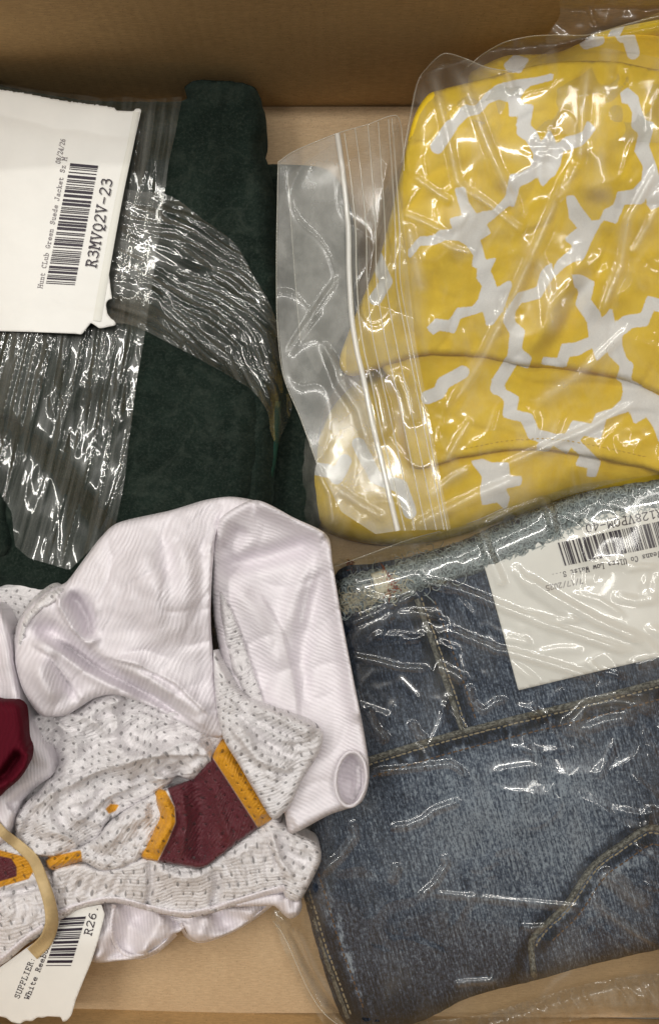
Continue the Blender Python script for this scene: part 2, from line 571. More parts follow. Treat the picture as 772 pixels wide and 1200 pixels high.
def m_satin(name, colr=(.78, .735, .775), period=5.0, ang=0.6, rough=.34, spec=.6, sheen=.1, dirty=.16):
    """shiny tricot with fine diagonal ribs"""
    m, nt, out = mat_new(name); N = NT(nt)
    uv = N.uv((1, 1), ang)
    sp = N.n('ShaderNodeSeparateXYZ'); N.l(uv, sp.inputs[0])
    wob = N.noise(N.uv(), 1.3, 3, .5)
    ph = N.math('ADD', N.math('MULTIPLY', sp.outputs[0], 2 * math.pi * 100 / period), N.math('MULTIPLY', wob, 34.0))
    rib = N.math('MULTIPLY_ADD', N.math('SINE', ph), .5, .5)
    rib = N.mix(N.math('MULTIPLY', N.ramp(N.noise(N.uv(), 3.5, 3, .6), .35, .65), .7), rib, (.5, .5, .5))
    # crosswise ticks
    tick = N.noise(N.uv((1.0, .5), ang), 90, 2, .6)
    spark = N.noise(N.uv(), 44, 3, .8)
    dirt = N.noise(N.uv(), 2.2, 4, .6)
    c = N.mix(rib, tuple(x * .91 for x in colr), tuple(min(1, x * 1.07) for x in colr))
    c = N.mix(N.math('MULTIPLY', N.ramp(dirt, .55, .8), dirty), c, (.60, .58, .50))
    b = N.n('ShaderNodeBsdfPrincipled'); b.inputs['Roughness'].default_value = rough; b.inputs['Specular IOR Level'].default_value = spec
    b.inputs['Sheen Weight'].default_value = sheen
    N.l(c, b.inputs['Base Color'])
    h = N.math('ADD', N.math('MULTIPLY', rib, .7), N.math('MULTIPLY', spark, .9))
    h = N.math('ADD', h, N.math('MULTIPLY', tick, .5))
    N.l(N.bump(h, .42, .0009), b.inputs['Normal'])
    N.l(b.outputs[0], out.inputs[0]); return m

def m_meshcloth(name, colr=(.84, .81, .825), px=12.5, py=9.0, rx=2.3, ry=2.7):
    """perforated sports mesh; print colours come from the stripe attributes"""
    m, nt, out = mat_new(name); N = NT(nt)
    t = N.n('ShaderNodeUVMap'); t.uv_map = "UVMap"
    w = N.n('ShaderNodeTexNoise'); w.inputs['Scale'].default_value = 6; N.l(t.outputs[0], w.inputs['Vector'])
    wv = N.n('ShaderNodeVectorMath', operation='MULTIPLY_ADD'); N.l(w.outputs['Color'], wv.inputs[0]); wv.inputs[1].default_value = (.02, .02, 0); N.l(t.outputs[0], wv.inputs[2])
    s = N.n('ShaderNodeSeparateXYZ'); N.l(wv.outputs[0], s.inputs[0])
    x = N.math('MULTIPLY', s.outputs[0], 100 / px); y = N.math('MULTIPLY', s.outputs[1], 100 / py)
    row = N.math('FLOOR', y); off = N.math('MULTIPLY', N.math('FRACT', N.math('MULTIPLY', row, .5)), 1.0)
    fx = N.math('SUBTRACT', N.math('FRACT', N.math('ADD', x, off)), .5); fy = N.math('SUBTRACT', N.math('FRACT', y), .5)
    ex = N.math('MULTIPLY', fx, px / rx); ey = N.math('MULTIPLY', fy, py / ry)
    r = N.math('SQRT', N.math('ADD', N.math('MULTIPLY', ex, ex), N.math('MULTIPLY', ey, ey)))
    jit = N.noise(t.outputs[0], 30, 2, .6)
    r = N.math('ADD', r, N.math('MULTIPLY', N.math('SUBTRACT', jit, .5), .5))
    shut = N.ramp(N.noise(t.outputs[0], 3.2, 2, .5), .50, .62)
    r = N.math('ADD', N.math('MULTIPLY', r, 1.42), N.math('MULTIPLY', shut, .55))
    hole = N.math('MULTIPLY', N.ramp(r, 1.15, .75), .58)
    rim = N.ramp(r, 2.2, .9)
    spark = N.noise(t.outputs[0], 34, 4, .8); lump = N.noise(t.outputs[0], 16, 3, .6)
    c = N.mix(N.ramp(spark, .35, .65), tuple(q * .86 for q in colr), tuple(min(1, q * 1.08) for q in colr))
    mar = N.ramp(N.attr('maroon'), .8, -.8); yel = N.ramp(N.attr('gold'), .8, -.8)
    c = N.mix(yel, c, N.mix(N.ramp(spark, .35, .65), (.62, .27, .004), (.78, .36, .008)))
    c = N.mix(mar, c, N.mix(N.ramp(spark, .35, .65), (.075, .006, .013), (.125, .012, .024)))
    b = N.n('ShaderNodeBsdfPrincipled'); b.inputs['Roughness'].default_value = .36; b.inputs['Specular IOR Level'].default_value = .55
    b.inputs['Sheen Weight'].default_value = .1
    N.l(c, b.inputs['Base Color'])
    ln = N.n('ShaderNodeSeparateXYZ'); N.l(wv.outputs[0], ln.inputs[0])
    knit = N.math('SINE', N.math('MULTIPLY', ln.outputs[1], 2 * math.pi * 100 / 4.2))
    h = N.math('ADD', N.math('MULTIPLY', spark, 1.4), N.math('MULTIPLY', knit, .18))
    h = N.math('SUBTRACT', N.math('ADD', h, N.math('MULTIPLY', lump, .9)), N.math('MULTIPLY', rim, .9))
    N.l(N.bump(h, .7, .0011), b.inputs['Normal'])
    tr = N.n('ShaderNodeBsdfTransparent')
    mx = N.n('ShaderNodeMixShader'); N.l(hole, mx.inputs[0]); N.l(b.outputs[0], mx.inputs[1]); N.l(tr.outputs[0], mx.inputs[2])
    N.l(mx.outputs[0], out.inputs[0]); return m

M = {}
M['card'] = m_cardboard("cardboard", (.53, .385, .235), (.45, .315, .185))
M['cardw'] = m_cardboard("cardboard_wall", (.56, .375, .18), (.46, .30, .14))
M['suede'] = m_suede()
M['trim'] = m_plain("green_lining", (.008, .055, .042), .6, .3, (60, .5, .001))
M['wrap'] = m_film("stretch_wrap_film", soft_w=.35, rough=.07, spec=1.6, streak=((1.0, .03), 13, .02, .17), veil_col=(.58, .585, .55))
M['wrap2'] = m_film("stretch_wrap_film_glossy", soft_w=.35, rough=.07, spec=1.7, streak=((1.0, .04), 10, .01, .15), veil_col=(.60, .585, .54))
M['paper'] = m_plain("label_paper", (.82, .812, .78), .55, .3, (40, .08, .0003), .025, 3)
M['paper_edge'] = m_plain("label_paper_edge", (.74, .735, .68), .5, .3, None, .02, 3)
M['ink'] = m_plain("black_print", (.028, .020, .034), .5, .3, None, .3, 30)
M['ink_grey'] = m_plain("grey_print", (.24, .22, .235), .5, .3, None, .35, 60)
M['yellow'] = m_yellow()
M['ythread'] = m_plain("yellow_thread", (.62, .40, .03), .8, .2)
M['zipfilm'] = m_film("zip_bag_film", soft_w=.35, veil=.04, rough=.085, spec=1.6, veil_col=(.82, .79, .71), haze=.20)
M['cornerfilm'] = m_film("bag_corner_film", veil=.05, rough=.05, spec=1.0, veil_col=(.7, .65, .55))
M['zipflap'] = m_film("zip_bag_film_double", rough=.09, spec=.8, veil_col=(.58, .575, .54), soft_w=.6, streak=((1.0, .7), 2.2, .24, .50))
M['zipflap2'] = m_film("zip_bag_film_inner", veil=.12, rough=.2, spec=.3, veil_col=(.55, .54, .50))
M['zipwhite'] = m_film("zip_track_plastic", veil=.78, rough=.16, spec=2.0, veil_col=(.80, .79, .74))
M['zipridge'] = m_film("zip_ridge_plastic", veil=.40, rough=.12, spec=2.0, veil_col=(.86, .83, .72))
M['bag'] = m_film("poly_bag_film", veil=.010, rough=.06, spec=2.0, veil_col=(.75, .76, .74), haze=.07)
M['footfilm'] = m_film("loose_bag_film", veil=.06, rough=.07, spec=1.8, streak=((1.0, .4), 9, .08, .38), veil_col=(.55, .50, .42))
M['denim'] = m_denim()
M['denim_pale'] = m_denim("denim_pale", 1.7)
M['seam'] = m_plain("worn_seam_denim", (.215, .215, .19), .9, .1, (50, .9, .003), .5, 24, .40, .60)
M['thread'] = m_plain("tan_thread", (.30, .25, .165), .8, .2, None, .3, 40)
M['thread_dark'] = m_plain("brown_thread", (.13, .075, .04), .8, .2, None, .3, 40)
M['fray'] = m_plain("frayed_cotton", (.40, .46, .47), .9, .1, None, .25, 25)
M['fraybase'] = m_plain("frayed_waist_cotton", (.19, .225, .235), .9, .1, (40, .8, .002), .55, 26, .4, .6)
M['fray_beige'] = m_plain("beige_cotton", (.52, .49, .38), .9, .1, None, .25, 25)
M['fray_rust'] = m_plain("rust_thread", (.26, .075, .035), .9, .1, None, .3, 25)
M['satin'] = m_satin("white_satin", ang=-.42, period=5.2)
M['satin2'] = m_satin("white_satin_cross", ang=1.15, period=4.6, rough=.42)
M['satin3'] = m_satin("white_satin_frill", ang=.15, period=4.2)
M['mesh'] = m_meshcloth("white_mesh")
M['mesh2'] = m_meshcloth("white_mesh_slits", px=13, py=13, rx=1.9, ry=4.4)
M['meshp'] = m_meshcloth("printed_mesh", px=15, py=11, rx=2.1, ry=2.7)
M['cuff'] = m_satin("maroon_rib", (.085, .003, .011), 6.0, 0.1, .75, .12, 0.0, 0.0)
M['rubber'] = m_plain("rubber_band_tan", (.56, .42, .22), .6, .3, (50, .3, .001), .12, 9)

# ------------------------------------------------------------------ cardboard box
box = thing('cardboard_box', 'open brown cardboard box holding all the bagged garments', 'box', 386, 655)
def wbox(name, x0, x1, y0, y1, z0, z1, mat, parent, rotz=0.0):
    """box in plan units measured at the floor: x right, y up the picture"""
    V = np.array([(x, y, z) for z in (z0, z1) for y in (y0, y1) for x in (x0, x1)], float)
    c, s = math.cos(rotz), math.sin(rotz)
    R = V.copy(); R[:, 0] = V[:, 0] * c - V[:, 1] * s; R[:, 1] = V[:, 0] * s + V[:, 1] * c
    F = [[0, 2, 3, 1], [4, 5, 7, 6], [0, 1, 5, 4], [1, 3, 7, 5], [3, 2, 6, 7], [2, 0, 4, 6]]
    me = mesh_uvz(name, R * S, F, R[:, :2], world=True)
    o = link(name, me, mat, parent, smooth=False)
    bv = o.modifiers.new('edge', 'BEVEL'); bv.width = .0008; bv.segments = 2
    return o
BR = math.radians(0.9)
wbox('bottom_flap', -470, 470, -596, 478, -12, -5, M['card'], box)
wbox('bottom_flap', -470, 470, 36, 452, -5, 0, M['card'], box, BR)
wbox('bottom_flap', -470, 470, -588, 30, -5, 0, M['card'], box)
wbox('far_wall', -480, 480, 479, 486, -12, 330, M['cardw'], box, BR * .6)
wbox('near_wall', -480, 480, -603, -590, -12, 330, M['cardw'], box, math.radians(-1.6))
wbox('side_wall', -484, -476, -610, 492, -12, 330, M['cardw'], box)
wbox('side_wall', 476, 484, -596, 478, -12, 330, M['cardw'], box)
gr = wbox('ground', -4000, 4000, -4000, 4000, -24, -13, m_plain("grey_floor", (.30, .29, .27), .7, .3), None)
gr['kind'] = 'structure'

# ------------------------------------------------------------------ green suede jacket
jacket = thing('suede_jacket', 'folded dark green suede jacket under clear stretch wrap at upper left', 'jacket', 140, 380)
def z_jacket(u, v, d):
    z = 92 + 14 * np.exp(-(((u - 120) / 170) ** 2 + ((v - 330) / 230) ** 2)) + 5 * fbm(u / 90, v / 90, 2)
    z = z + fold(u, v, [(225, 105), (250, 170), (230, 260), (190, 330)], 22, 7)
    z = z + fold(u, v, [(300, 120), (298, 220), (312, 320)], 14, 5)
    z = z - fold(u, v, [(276, 92), (268, 118), (262, 150)], 8, 7, .4)
    z = z + 1.4 * noise(u / 14, v / 14, 9)
    return z
patch('body', [(-70, 92), (-20, 96), (40, 108), (110, 118), (214, 118), (216, 102), (232, 94), (268, 95), (299, 103), (309, 128), (312, 150),
               (307, 172), (316, 200), (323, 240), (330, 330), (332, 430), (326, 480), (322, 560), (306, 620), (200, 690), (90, 704), (40, 700), (10, 692), (-70, 690)],
      z_jacket, M['suede'], jacket, rnd=(26, 46), skirt=60, wallfix=True, wob=1.2)
# the lower flap with its rounded right edge, and the slanting fold at lower left
def z_flap(u, v, d):
    z = samp(ZB, u, v) + 16 + 3 * fbm(u / 60, v / 60, 4)
    z = z - fold(u, v, [(60, 452), (160, 466), (200, 478), (240, 500)], 6, 3.5, .1)
    z = z + 1.2 * noise(u / 13, v / 13, 19)
    return z
ZB = blur(ZM, 24)
patch('sleeve', [(10, 372), (110, 372), (175, 386), (235, 420), (290, 452), (311, 480), (315, 510), (306, 552), (290, 588), (255, 612), (170, 640), (134, 610),
                 (100, 570), (60, 528), (20, 494), (-10, 478)], z_flap, M['suede'], jacket, rnd=(16, 13), skirt=16, wob=.8)
ZB = blur(ZM, 12)
patch('front_panel', [(-70, 500), (-20, 498), (0, 520), (12, 560), (8, 600), (16, 630), (4, 655), (-70, 660)], lambda u, v, d: samp(ZB, u, v) + 8 + 2 * fbm(u / 40, v / 40, 8),
      M['suede'], jacket, rnd=(14, 16), skirt=30)
sweep('trim', [(322, 470), (320, 510), (313, 555), (300, 592), (280, 622)], 15, 12, lambda u, v: 62 + 0 * u, M['trim'], jacket, prof=9)

patch('dark_underlay', [(300, 198), (340, 193), (385, 200), (410, 240), (420, 320), (410, 420), (380, 480), (374, 540), (376, 610), (340, 660), (300, 640), (300, 400), (300, 250)], lambda u, v, d: 44 + 4 * fbm(u / 40, v / 40, 12), M['suede'], jacket, rnd=(16, 20), skirt=20)  # dark underlay: jacket part under the flap, added lower down to darken the gap
# ------------------------------------------------------------------ stretch wrap round the jacket
wrap = thing('stretch_wrap', 'clear stretch wrap with glossy streaks wound round the green jacket', 'plastic wrap', 130, 400)
ZB = blur(dilate(ZM, 9), 9)
# streaks of the downright band fan out: across-coordinate a is constant along each streak
def wrap_a(u, v):
    xl = np.interp(v, [100, 380, 520, 670], [-30, -40, -80, -130]); xr = np.interp(v, [100, 250, 380, 550, 670], [215, 192, 173, 148, 120])
    a = (u - xl) / (xr - xl) * 240
    return a, v
def z_wrap1(u, v, d):
    a, b = wrap_a(u, v)
    g = ss(v, 330, 400) * (1 - .75 * ss(v, 500, 560))
    z = samp(ZB, u, v) + 4
    k = g * ss(noise(a / 34, b / 60, 29), -.25, .35)
    z = z + (1.6 + 1.2 * g) * ridged(a / 20, b / 420, 21, 7) + 1.8 * k * ridged(a / 9, b / 90, 23, 3)
    z = z + k * 3.0 * noise(a / 8, b / 42, 25) + 1.5 * noise(a / 60, b / 60, 27)
    return z + 3.0 * ss(14 - d, 0, 14) * 0
wrap1_poly = [(-70, 88), (0, 98), (60, 108), (104, 112), (120, 116), (148, 113), (172, 117), (214, 113), (205, 160), (198, 190), (190, 250), (182, 310), (172, 380), (160, 450), (150, 530),
              (147, 560), (136, 615), (82, 668), (62, 662), (34, 654), (18, 640), (14, 600), (-10, 560), (-70, 545)]
patch('downright_band', wrap1_poly, z_wrap1, M['wrap'], wrap, step=2.0, closed_smooth=False, uvf=wrap_a, wallfix=True)
def wrap_b(u, v):
    # distance-like coordinate across the slanting band (it arcs from upper left to lower right)
    mid = [(20, 262), (110, 292), (190, 320), (250, 355), (295, 400), (322, 450), (334, 520)]
    d, bx, by, t, s = pdist(mid, u, v)
    return d * s, t * 420
def z_wrap2(u, v, d):
    a, b = wrap_b(u, v)
    z = samp(ZB2, u, v) + 2.0
    e = ss(b, 90, 200)
    k = .15 + .85 * ss(noise(a / 22, b / 60, 39), -.1, .4)
    z = z + 3.0 * ridged(a / 22 + .5 * noise(b / 80, a / 60, 3), b / 260, 31, 6) + k * (1.2 * ridged(a / 9, b / 60, 33, 3) + 2.4 * noise(a / 11, b / 34, 35) + 1.2 * noise(a / 6, b / 18, 37))
    return z
ZB2 = blur(dilate(ZM, 6), 6)
patch('slanting_band', [(60, 205), (150, 222), (200, 230), (238, 257), (275, 285), (297, 322), (318, 360), (330, 400), (338, 445), (342, 478), (332, 505), (324, 520),
                        (317, 505), (313, 482), (292, 455), (232, 420), (173, 389), (150, 380), (60, 360)], z_wrap2, M['wrap2'], wrap, step=2.0, uvf=wrap_b)

# ------------------------------------------------------------------ lettering
GL = {
 '0': [[(.3,0),(.14,.12),(.08,.5),(.14,.88),(.3,1),(.46,.88),(.52,.5),(.46,.12),(.3,0)]],
 '1': [[(.12,.82),(.3,1),(.3,0)],[(.1,0),(.5,0)]],
 '2': [[(.08,.8),(.16,.95),(.3,1),(.45,.95),(.52,.76),(.44,.55),(.08,.04),(.08,0),(.52,0),(.52,.1)]],
 '3': [[(.1,.88),(.3,1),(.46,.92),(.48,.72),(.4,.57),(.22,.54)],[(.4,.55),(.52,.42),(.52,.2),(.42,.03),(.26,0),(.06,.1)]],
 '4': [[(.42,0),(.42,1),(.06,.32),(.06,.26),(.54,.26)],[(.3,0),(.52,0)]],
 '5': [[(.48,1),(.14,1),(.12,.54),(.3,.62),(.46,.54),(.52,.32),(.44,.06),(.26,0),(.06,.1)]],
 '6': [[(.48,.95),(.3,.96),(.14,.7),(.09,.35),(.16,.08),(.3,0),(.46,.06),(.52,.3),(.44,.54),(.28,.58),(.1,.38)]],
 '7': [[(.08,.88),(.08,1),(.52,1),(.5,.86),(.26,0)]],
 '8': [[(.3,.54),(.13,.66),(.12,.88),(.3,1),(.48,.88),(.47,.66),(.3,.54),(.1,.38),(.1,.12),(.3,0),(.5,.12),(.5,.38),(.3,.54)]],
 '-': [[(.08,.42),(.52,.42)]], '/': [[(.06,-.12),(.54,1.1)]], ':': [[(.28,.5),(.32,.6)],[(.28,.02),(.32,.12)]], '.': [[(.26,.02),(.34,.08)]],
 'R': [[(.04,1),(.34,1),(.46,.92),(.48,.74),(.38,.56),(.14,.54)],[(.14,1),(.14,0)],[(.03,0),(.26,0)],[(.3,.54),(.44,.28),(.5,0),(.6,0)]],
 'M': [[(0,1),(.13,1),(.3,.42),(.47,1),(.6,1)],[(.1,1),(.1,0)],[(.5,1),(.5,0)],[(0,0),(.2,0)],[(.4,0),(.6,0)]],
 'V': [[(.08,1),(.3,0),(.52,1)],[(0,1),(.2,1)],[(.4,1),(.6,1)]],
 'Q': [[(.3,.06),(.12,.2),(.07,.55),(.14,.88),(.3,1),(.46,.88),(.53,.55),(.48,.2),(.3,.06)],[(.14,-.2),(.28,-.1),(.4,-.2),(.54,-.12)],[(.3,.06),(.16,-.18)]],
 'P': [[(.04,1),(.36,1),(.5,.92),(.5,.66),(.36,.5),(.14,.5)],[(.14,1),(.14,0)],[(.03,0),(.3,0)]],
 'H': [[(.1,1),(.1,0)],[(.5,1),(.5,0)],[(.1,.52),(.5,.52)],[(0,1),(.2,1)],[(0,0),(.2,0)],[(.4,1),(.6,1)],[(.4,0),(.6,0)]],
 'C': [[(.5,1),(.5,.72),(.44,.9),(.3,1),(.14,.88),(.07,.5),(.14,.12),(.32,0),(.5,.12)]],
 'L': [[(.16,1),(.16,0)],[(.04,1),(.32,1)],[(.03,0),(.54,0),(.54,.3)]],
 'G': [[(.48,.74),(.3,1),(.13,.88),(.07,.5),(.14,.12),(.3,0),(.5,.12),(.5,.42)],[(.3,.42),(.58,.42)]],
 'S': [[(.48,.98),(.48,.76),(.42,.92),(.28,1),(.12,.9),(.12,.68),(.28,.56),(.46,.44),(.5,.2),(.4,.04),(.26,0),(.1,.12),(.09,.28)]],
 'J': [[(.4,1),(.4,.2),(.3,.02),(.16,0),(.05,.12),(.05,.32)],[(.26,1),(.56,1)]],
 'W': [[(.06,1),(.16,0),(.3,.65),(.44,0),(.54,1)],[(0,1),(.2,1)],[(.4,1),(.6,1)]],
 'U': [[(.1,1),(.1,.2),(.2,.02),(.4,.02),(.5,.2),(.5,1)],[(0,1),(.2,1)],[(.4,1),(.6,1)]],
 'I': [[(.3,1),(.3,0)],[(.12,1),(.48,1)],[(.12,0),(.48,0)]],
 'E': [[(.04,1),(.52,1),(.52,.76)],[(.14,1),(.14,0)],[(.14,.52),(.36,.52)],[(.36,.62),(.36,.42)],[(.03,0),(.54,0),(.54,.26)]],
 'u': [[(.02,.64),(.14,.64),(.14,.12),(.24,0),(.36,.02),(.46,.14)],[(.34,.64),(.46,.64),(.46,0),(.57,0)]],
 'n': [[(.02,.64),(.14,.64),(.14,0)],[(.14,.48),(.26,.64),(.4,.62),(.46,.48),(.46,0)],[(.03,0),(.25,0)],[(.36,0),(.57,0)]],
 't': [[(.2,.88),(.2,.14),(.28,.01),(.4,.01),(.52,.09)],[(.05,.64),(.46,.64)]],
 'b': [[(.02,1),(.14,1),(.14,0),(.03,0)],[(.14,.46),(.28,.64),(.44,.6),(.53,.34),(.44,.06),(.28,0),(.14,.16)]],
 'r': [[(.06,.64),(.2,.64),(.2,0)],[(.2,.4),(.32,.58),(.44,.64),(.54,.58)],[(.06,0),(.42,0)]],
 'e': [[(.08,.35),(.53,.35),(.48,.56),(.3,.65),(.14,.56),(.08,.33),(.14,.07),(.32,0),(.53,.09)]],
 'd': [[(.34,1),(.46,1),(.46,0),(.57,0)],[(.46,.46),(.32,.64),(.16,.6),(.07,.34),(.16,.06),(.32,0),(.46,.16)]],
 'a': [[(.12,.58),(.28,.64),(.44,.58),(.46,.4),(.46,.03),(.57,0)],[(.46,.36),(.26,.38),(.1,.28),(.09,.1),(.22,0),(.36,.05),(.46,.18)]],
 'c': [[(.5,.64),(.5,.46),(.42,.6),(.28,.64),(.13,.54),(.08,.32),(.14,.08),(.3,0),(.52,.1)]],
 'k': [[(.04,1),(.16,1),(.16,0)],[(.16,.26),(.42,.62)],[(.26,.36),(.48,0)],[(.34,.64),(.54,.64)],[(.38,0),(.58,0)],[(.04,0),(.2,0)]],
 'z': [[(.1,.48),(.1,.64),(.49,.64),(.08,0),(.51,0),(.51,.18)]],
 'o': [[(.3,0),(.14,.08),(.07,.32),(.14,.56),(.3,.64),(.46,.56),(.53,.32),(.46,.08),(.3,0)]],
 's': [[(.46,.62),(.45,.5),(.36,.62),(.2,.62),(.13,.48),(.28,.36),(.46,.26),(.46,.08),(.3,0),(.14,.04),(.11,.18)]],
 'l': [[(.12,1),(.3,1),(.3,0)],[(.08,0),(.52,0)]],
 'w': [[(.05,.64),(.16,0),(.3,.46),(.44,0),(.55,.64)],[(0,.64),(.18,.64)],[(.42,.64),(.6,.64)]],
 'i': [[(.12,.64),(.3,.64),(.3,0)],[(.08,0),(.52,0)],[(.28,.86),(.32,.94)]],
 'h': [[(.02,1),(.14,1),(.14,0)],[(.14,.46),(.28,.63),(.42,.6),(.46,.46),(.46,0)],[(.03,0),(.25,0)],[(.36,0),(.57,0)]],
}
def lettering(name, text, p0, p1, height, mirror_up, zf, mat, parent, weight=.11, lift=.8):
    """text from p0 to p1 (plan units, along the baseline); mirror_up = side the letters stand on"""
    p0 = np.array(p0, float); p1 = np.array(p1, float)
    t = (p1 - p0); Lw = np.linalg.norm(t); t /= Lw
    up = np.array([t[1], -t[0]]) * mirror_up
    adv = Lw / len(text)
    V = []; F = []
    for i, ch in enumerate(text):
        for line in GL.get(ch, []):
            P = [p0 + t * (i * adv + x * adv / .66 * 1.0) + up * (y * height) for x, y in line]
            for a, c in zip(P[:-1], P[1:]):
                dd = c - a; l = np.linalg.norm(dd)
                if l < 1e-6: continue
                dd /= l; nn = np.array([-dd[1], dd[0]]) * weight * height * .5
                a2 = a - dd * weight * height * .3; c2 = c + dd * weight * height * .3
                b = len(V)
                for q in (a2 + nn, a2 - nn, c2 - nn, c2 + nn):
                    V.append([q[0], q[1], float(zf(q[0], q[1])) + lift])
                F.append([b, b + 1, b + 2, b + 3])
    return link(name, mesh_uvz(name, V, F), mat, parent, smooth=False)

def barcode(name, q, seed, zf, mat, parent, lift=.8, cut=None):
    """q = four corners: start-near, start-far, end-near, end-far; bars run near to far"""
    rnd_ = random.Random(seed)
    A, B, C, E = [np.array(x, float) for x in q]
    L = np.linalg.norm(C - A)
    s = 0.0; V = []; F = []
    while s < L - 1.0:
        w = rnd_.choice([.9, .9, 1.2, 1.9, 2.8, 3.3]); g = rnd_.choice([.9, .9, 1.3, 2.0, 2.7])
        w = min(w, L - s)
        f0, f1 = s / L, (s + w) / L
        n = 4; b = len(V)
        for k in range(n + 1):
            h = k / n
            for f in (f0, f1):
                near = A + (C - A) * f; far = B + (E - B) * f
                x = near + (far - near) * h
                V.append([x[0], x[1], float(zf(x[0], x[1])) + lift])
        for k in range(n):
            F.append([b + 2 * k, b + 2 * k + 1, b + 2 * k + 3, b + 2 * k + 2])
        s += w + g
    return link(name, mesh_uvz(name, V, F), mat, parent, smooth=False)

def sheet(name, poly, zf, mat, parent, step=3.0, th=.8):
    o = patch(name, poly, zf, mat, parent, step=step, closed_smooth=False, skirt=th, skirt_in=0.0)
    return o

# ------------------------------------------------------------------ label on the jacket
lab1 = thing('paper_label', 'white paper label with barcode R3MVQ2V-23 on the wrapped green jacket', 'label', 60, 250, 100, 'paper barcode labels')
ZL = blur(dilate(ZM, 9), 33)
ZLD = blur(dilate(ZM, 9), 6)
def zl1(u, v, d=None):
    u = np.asarray(u, float); v = np.asarray(v, float)
    return over_wall(v, np.maximum(samp(ZL, u, v) + 7, samp(ZLD, u, v) + 3) + 2.0 * np.sin(u / 60 + .6) + 1.5 * np.sin(v / 75), 12)
# perforated upper edge with small teeth
top = []
tx = np.arange(-70, 133, 3.4)
for i, x in enumerate(tx):
    y = np.interp(x, [-70, 0, 30, 60, 90, 133], [94, 105, 109.5, 115.5, 120, 126])
    top += [(x, y + 1.1), (x + 1.2, y + 1.1), (x + 1.7, y - .9), (x + 2.9, y - .9)]
lab1_poly = top + [(134.5, 126.5), (136.5, 129.5), (157, 130.5), (159, 127), (166, 127.5), (160, 155), (150, 198), (141, 245), (134, 285), (127.5, 318),
                   (130, 340), (131.5, 350), (127, 351), (124, 356), (126, 368), (131, 374), (135, 376), (136, 381), (117, 385), (107, 378), (102, 384), (96, 392), (90, 391), (40, 389), (-70, 386)]
lab1_paper = sheet('paper', lab1_poly, zl1, M['paper'], lab1, step=2.0)
sweep('folded_strip', [(160, 131), (153, 170), (143, 216), (134, 262), (126, 306), (119, 345), (114, 376)], (7, 10), .9, zl1, M['paper_edge'], lab1_paper, lift=.35, prof=5)
lettering('text_line', "R3MVQ2V-23", (112.5, 314), (132, 209), 12, 1, zl1, M['ink'], lab1_paper, .12, 1.7)
lettering('text_line', "Hunt CLub Green Suede Jacket Sz M", (49.5, 338), (79, 184), 5.2, 1, zl1, M['ink_grey'], lab1_paper, .13)
lettering('text_line', "08/24/26", (70.5, 192), (77, 163), 5.4, 1, zl1, M['ink_grey'], lab1_paper, .13)
barcode('barcode', [(54, 332), (88, 334), (83, 190), (115.5, 193)], 4, zl1, M['ink'], lab1_paper)

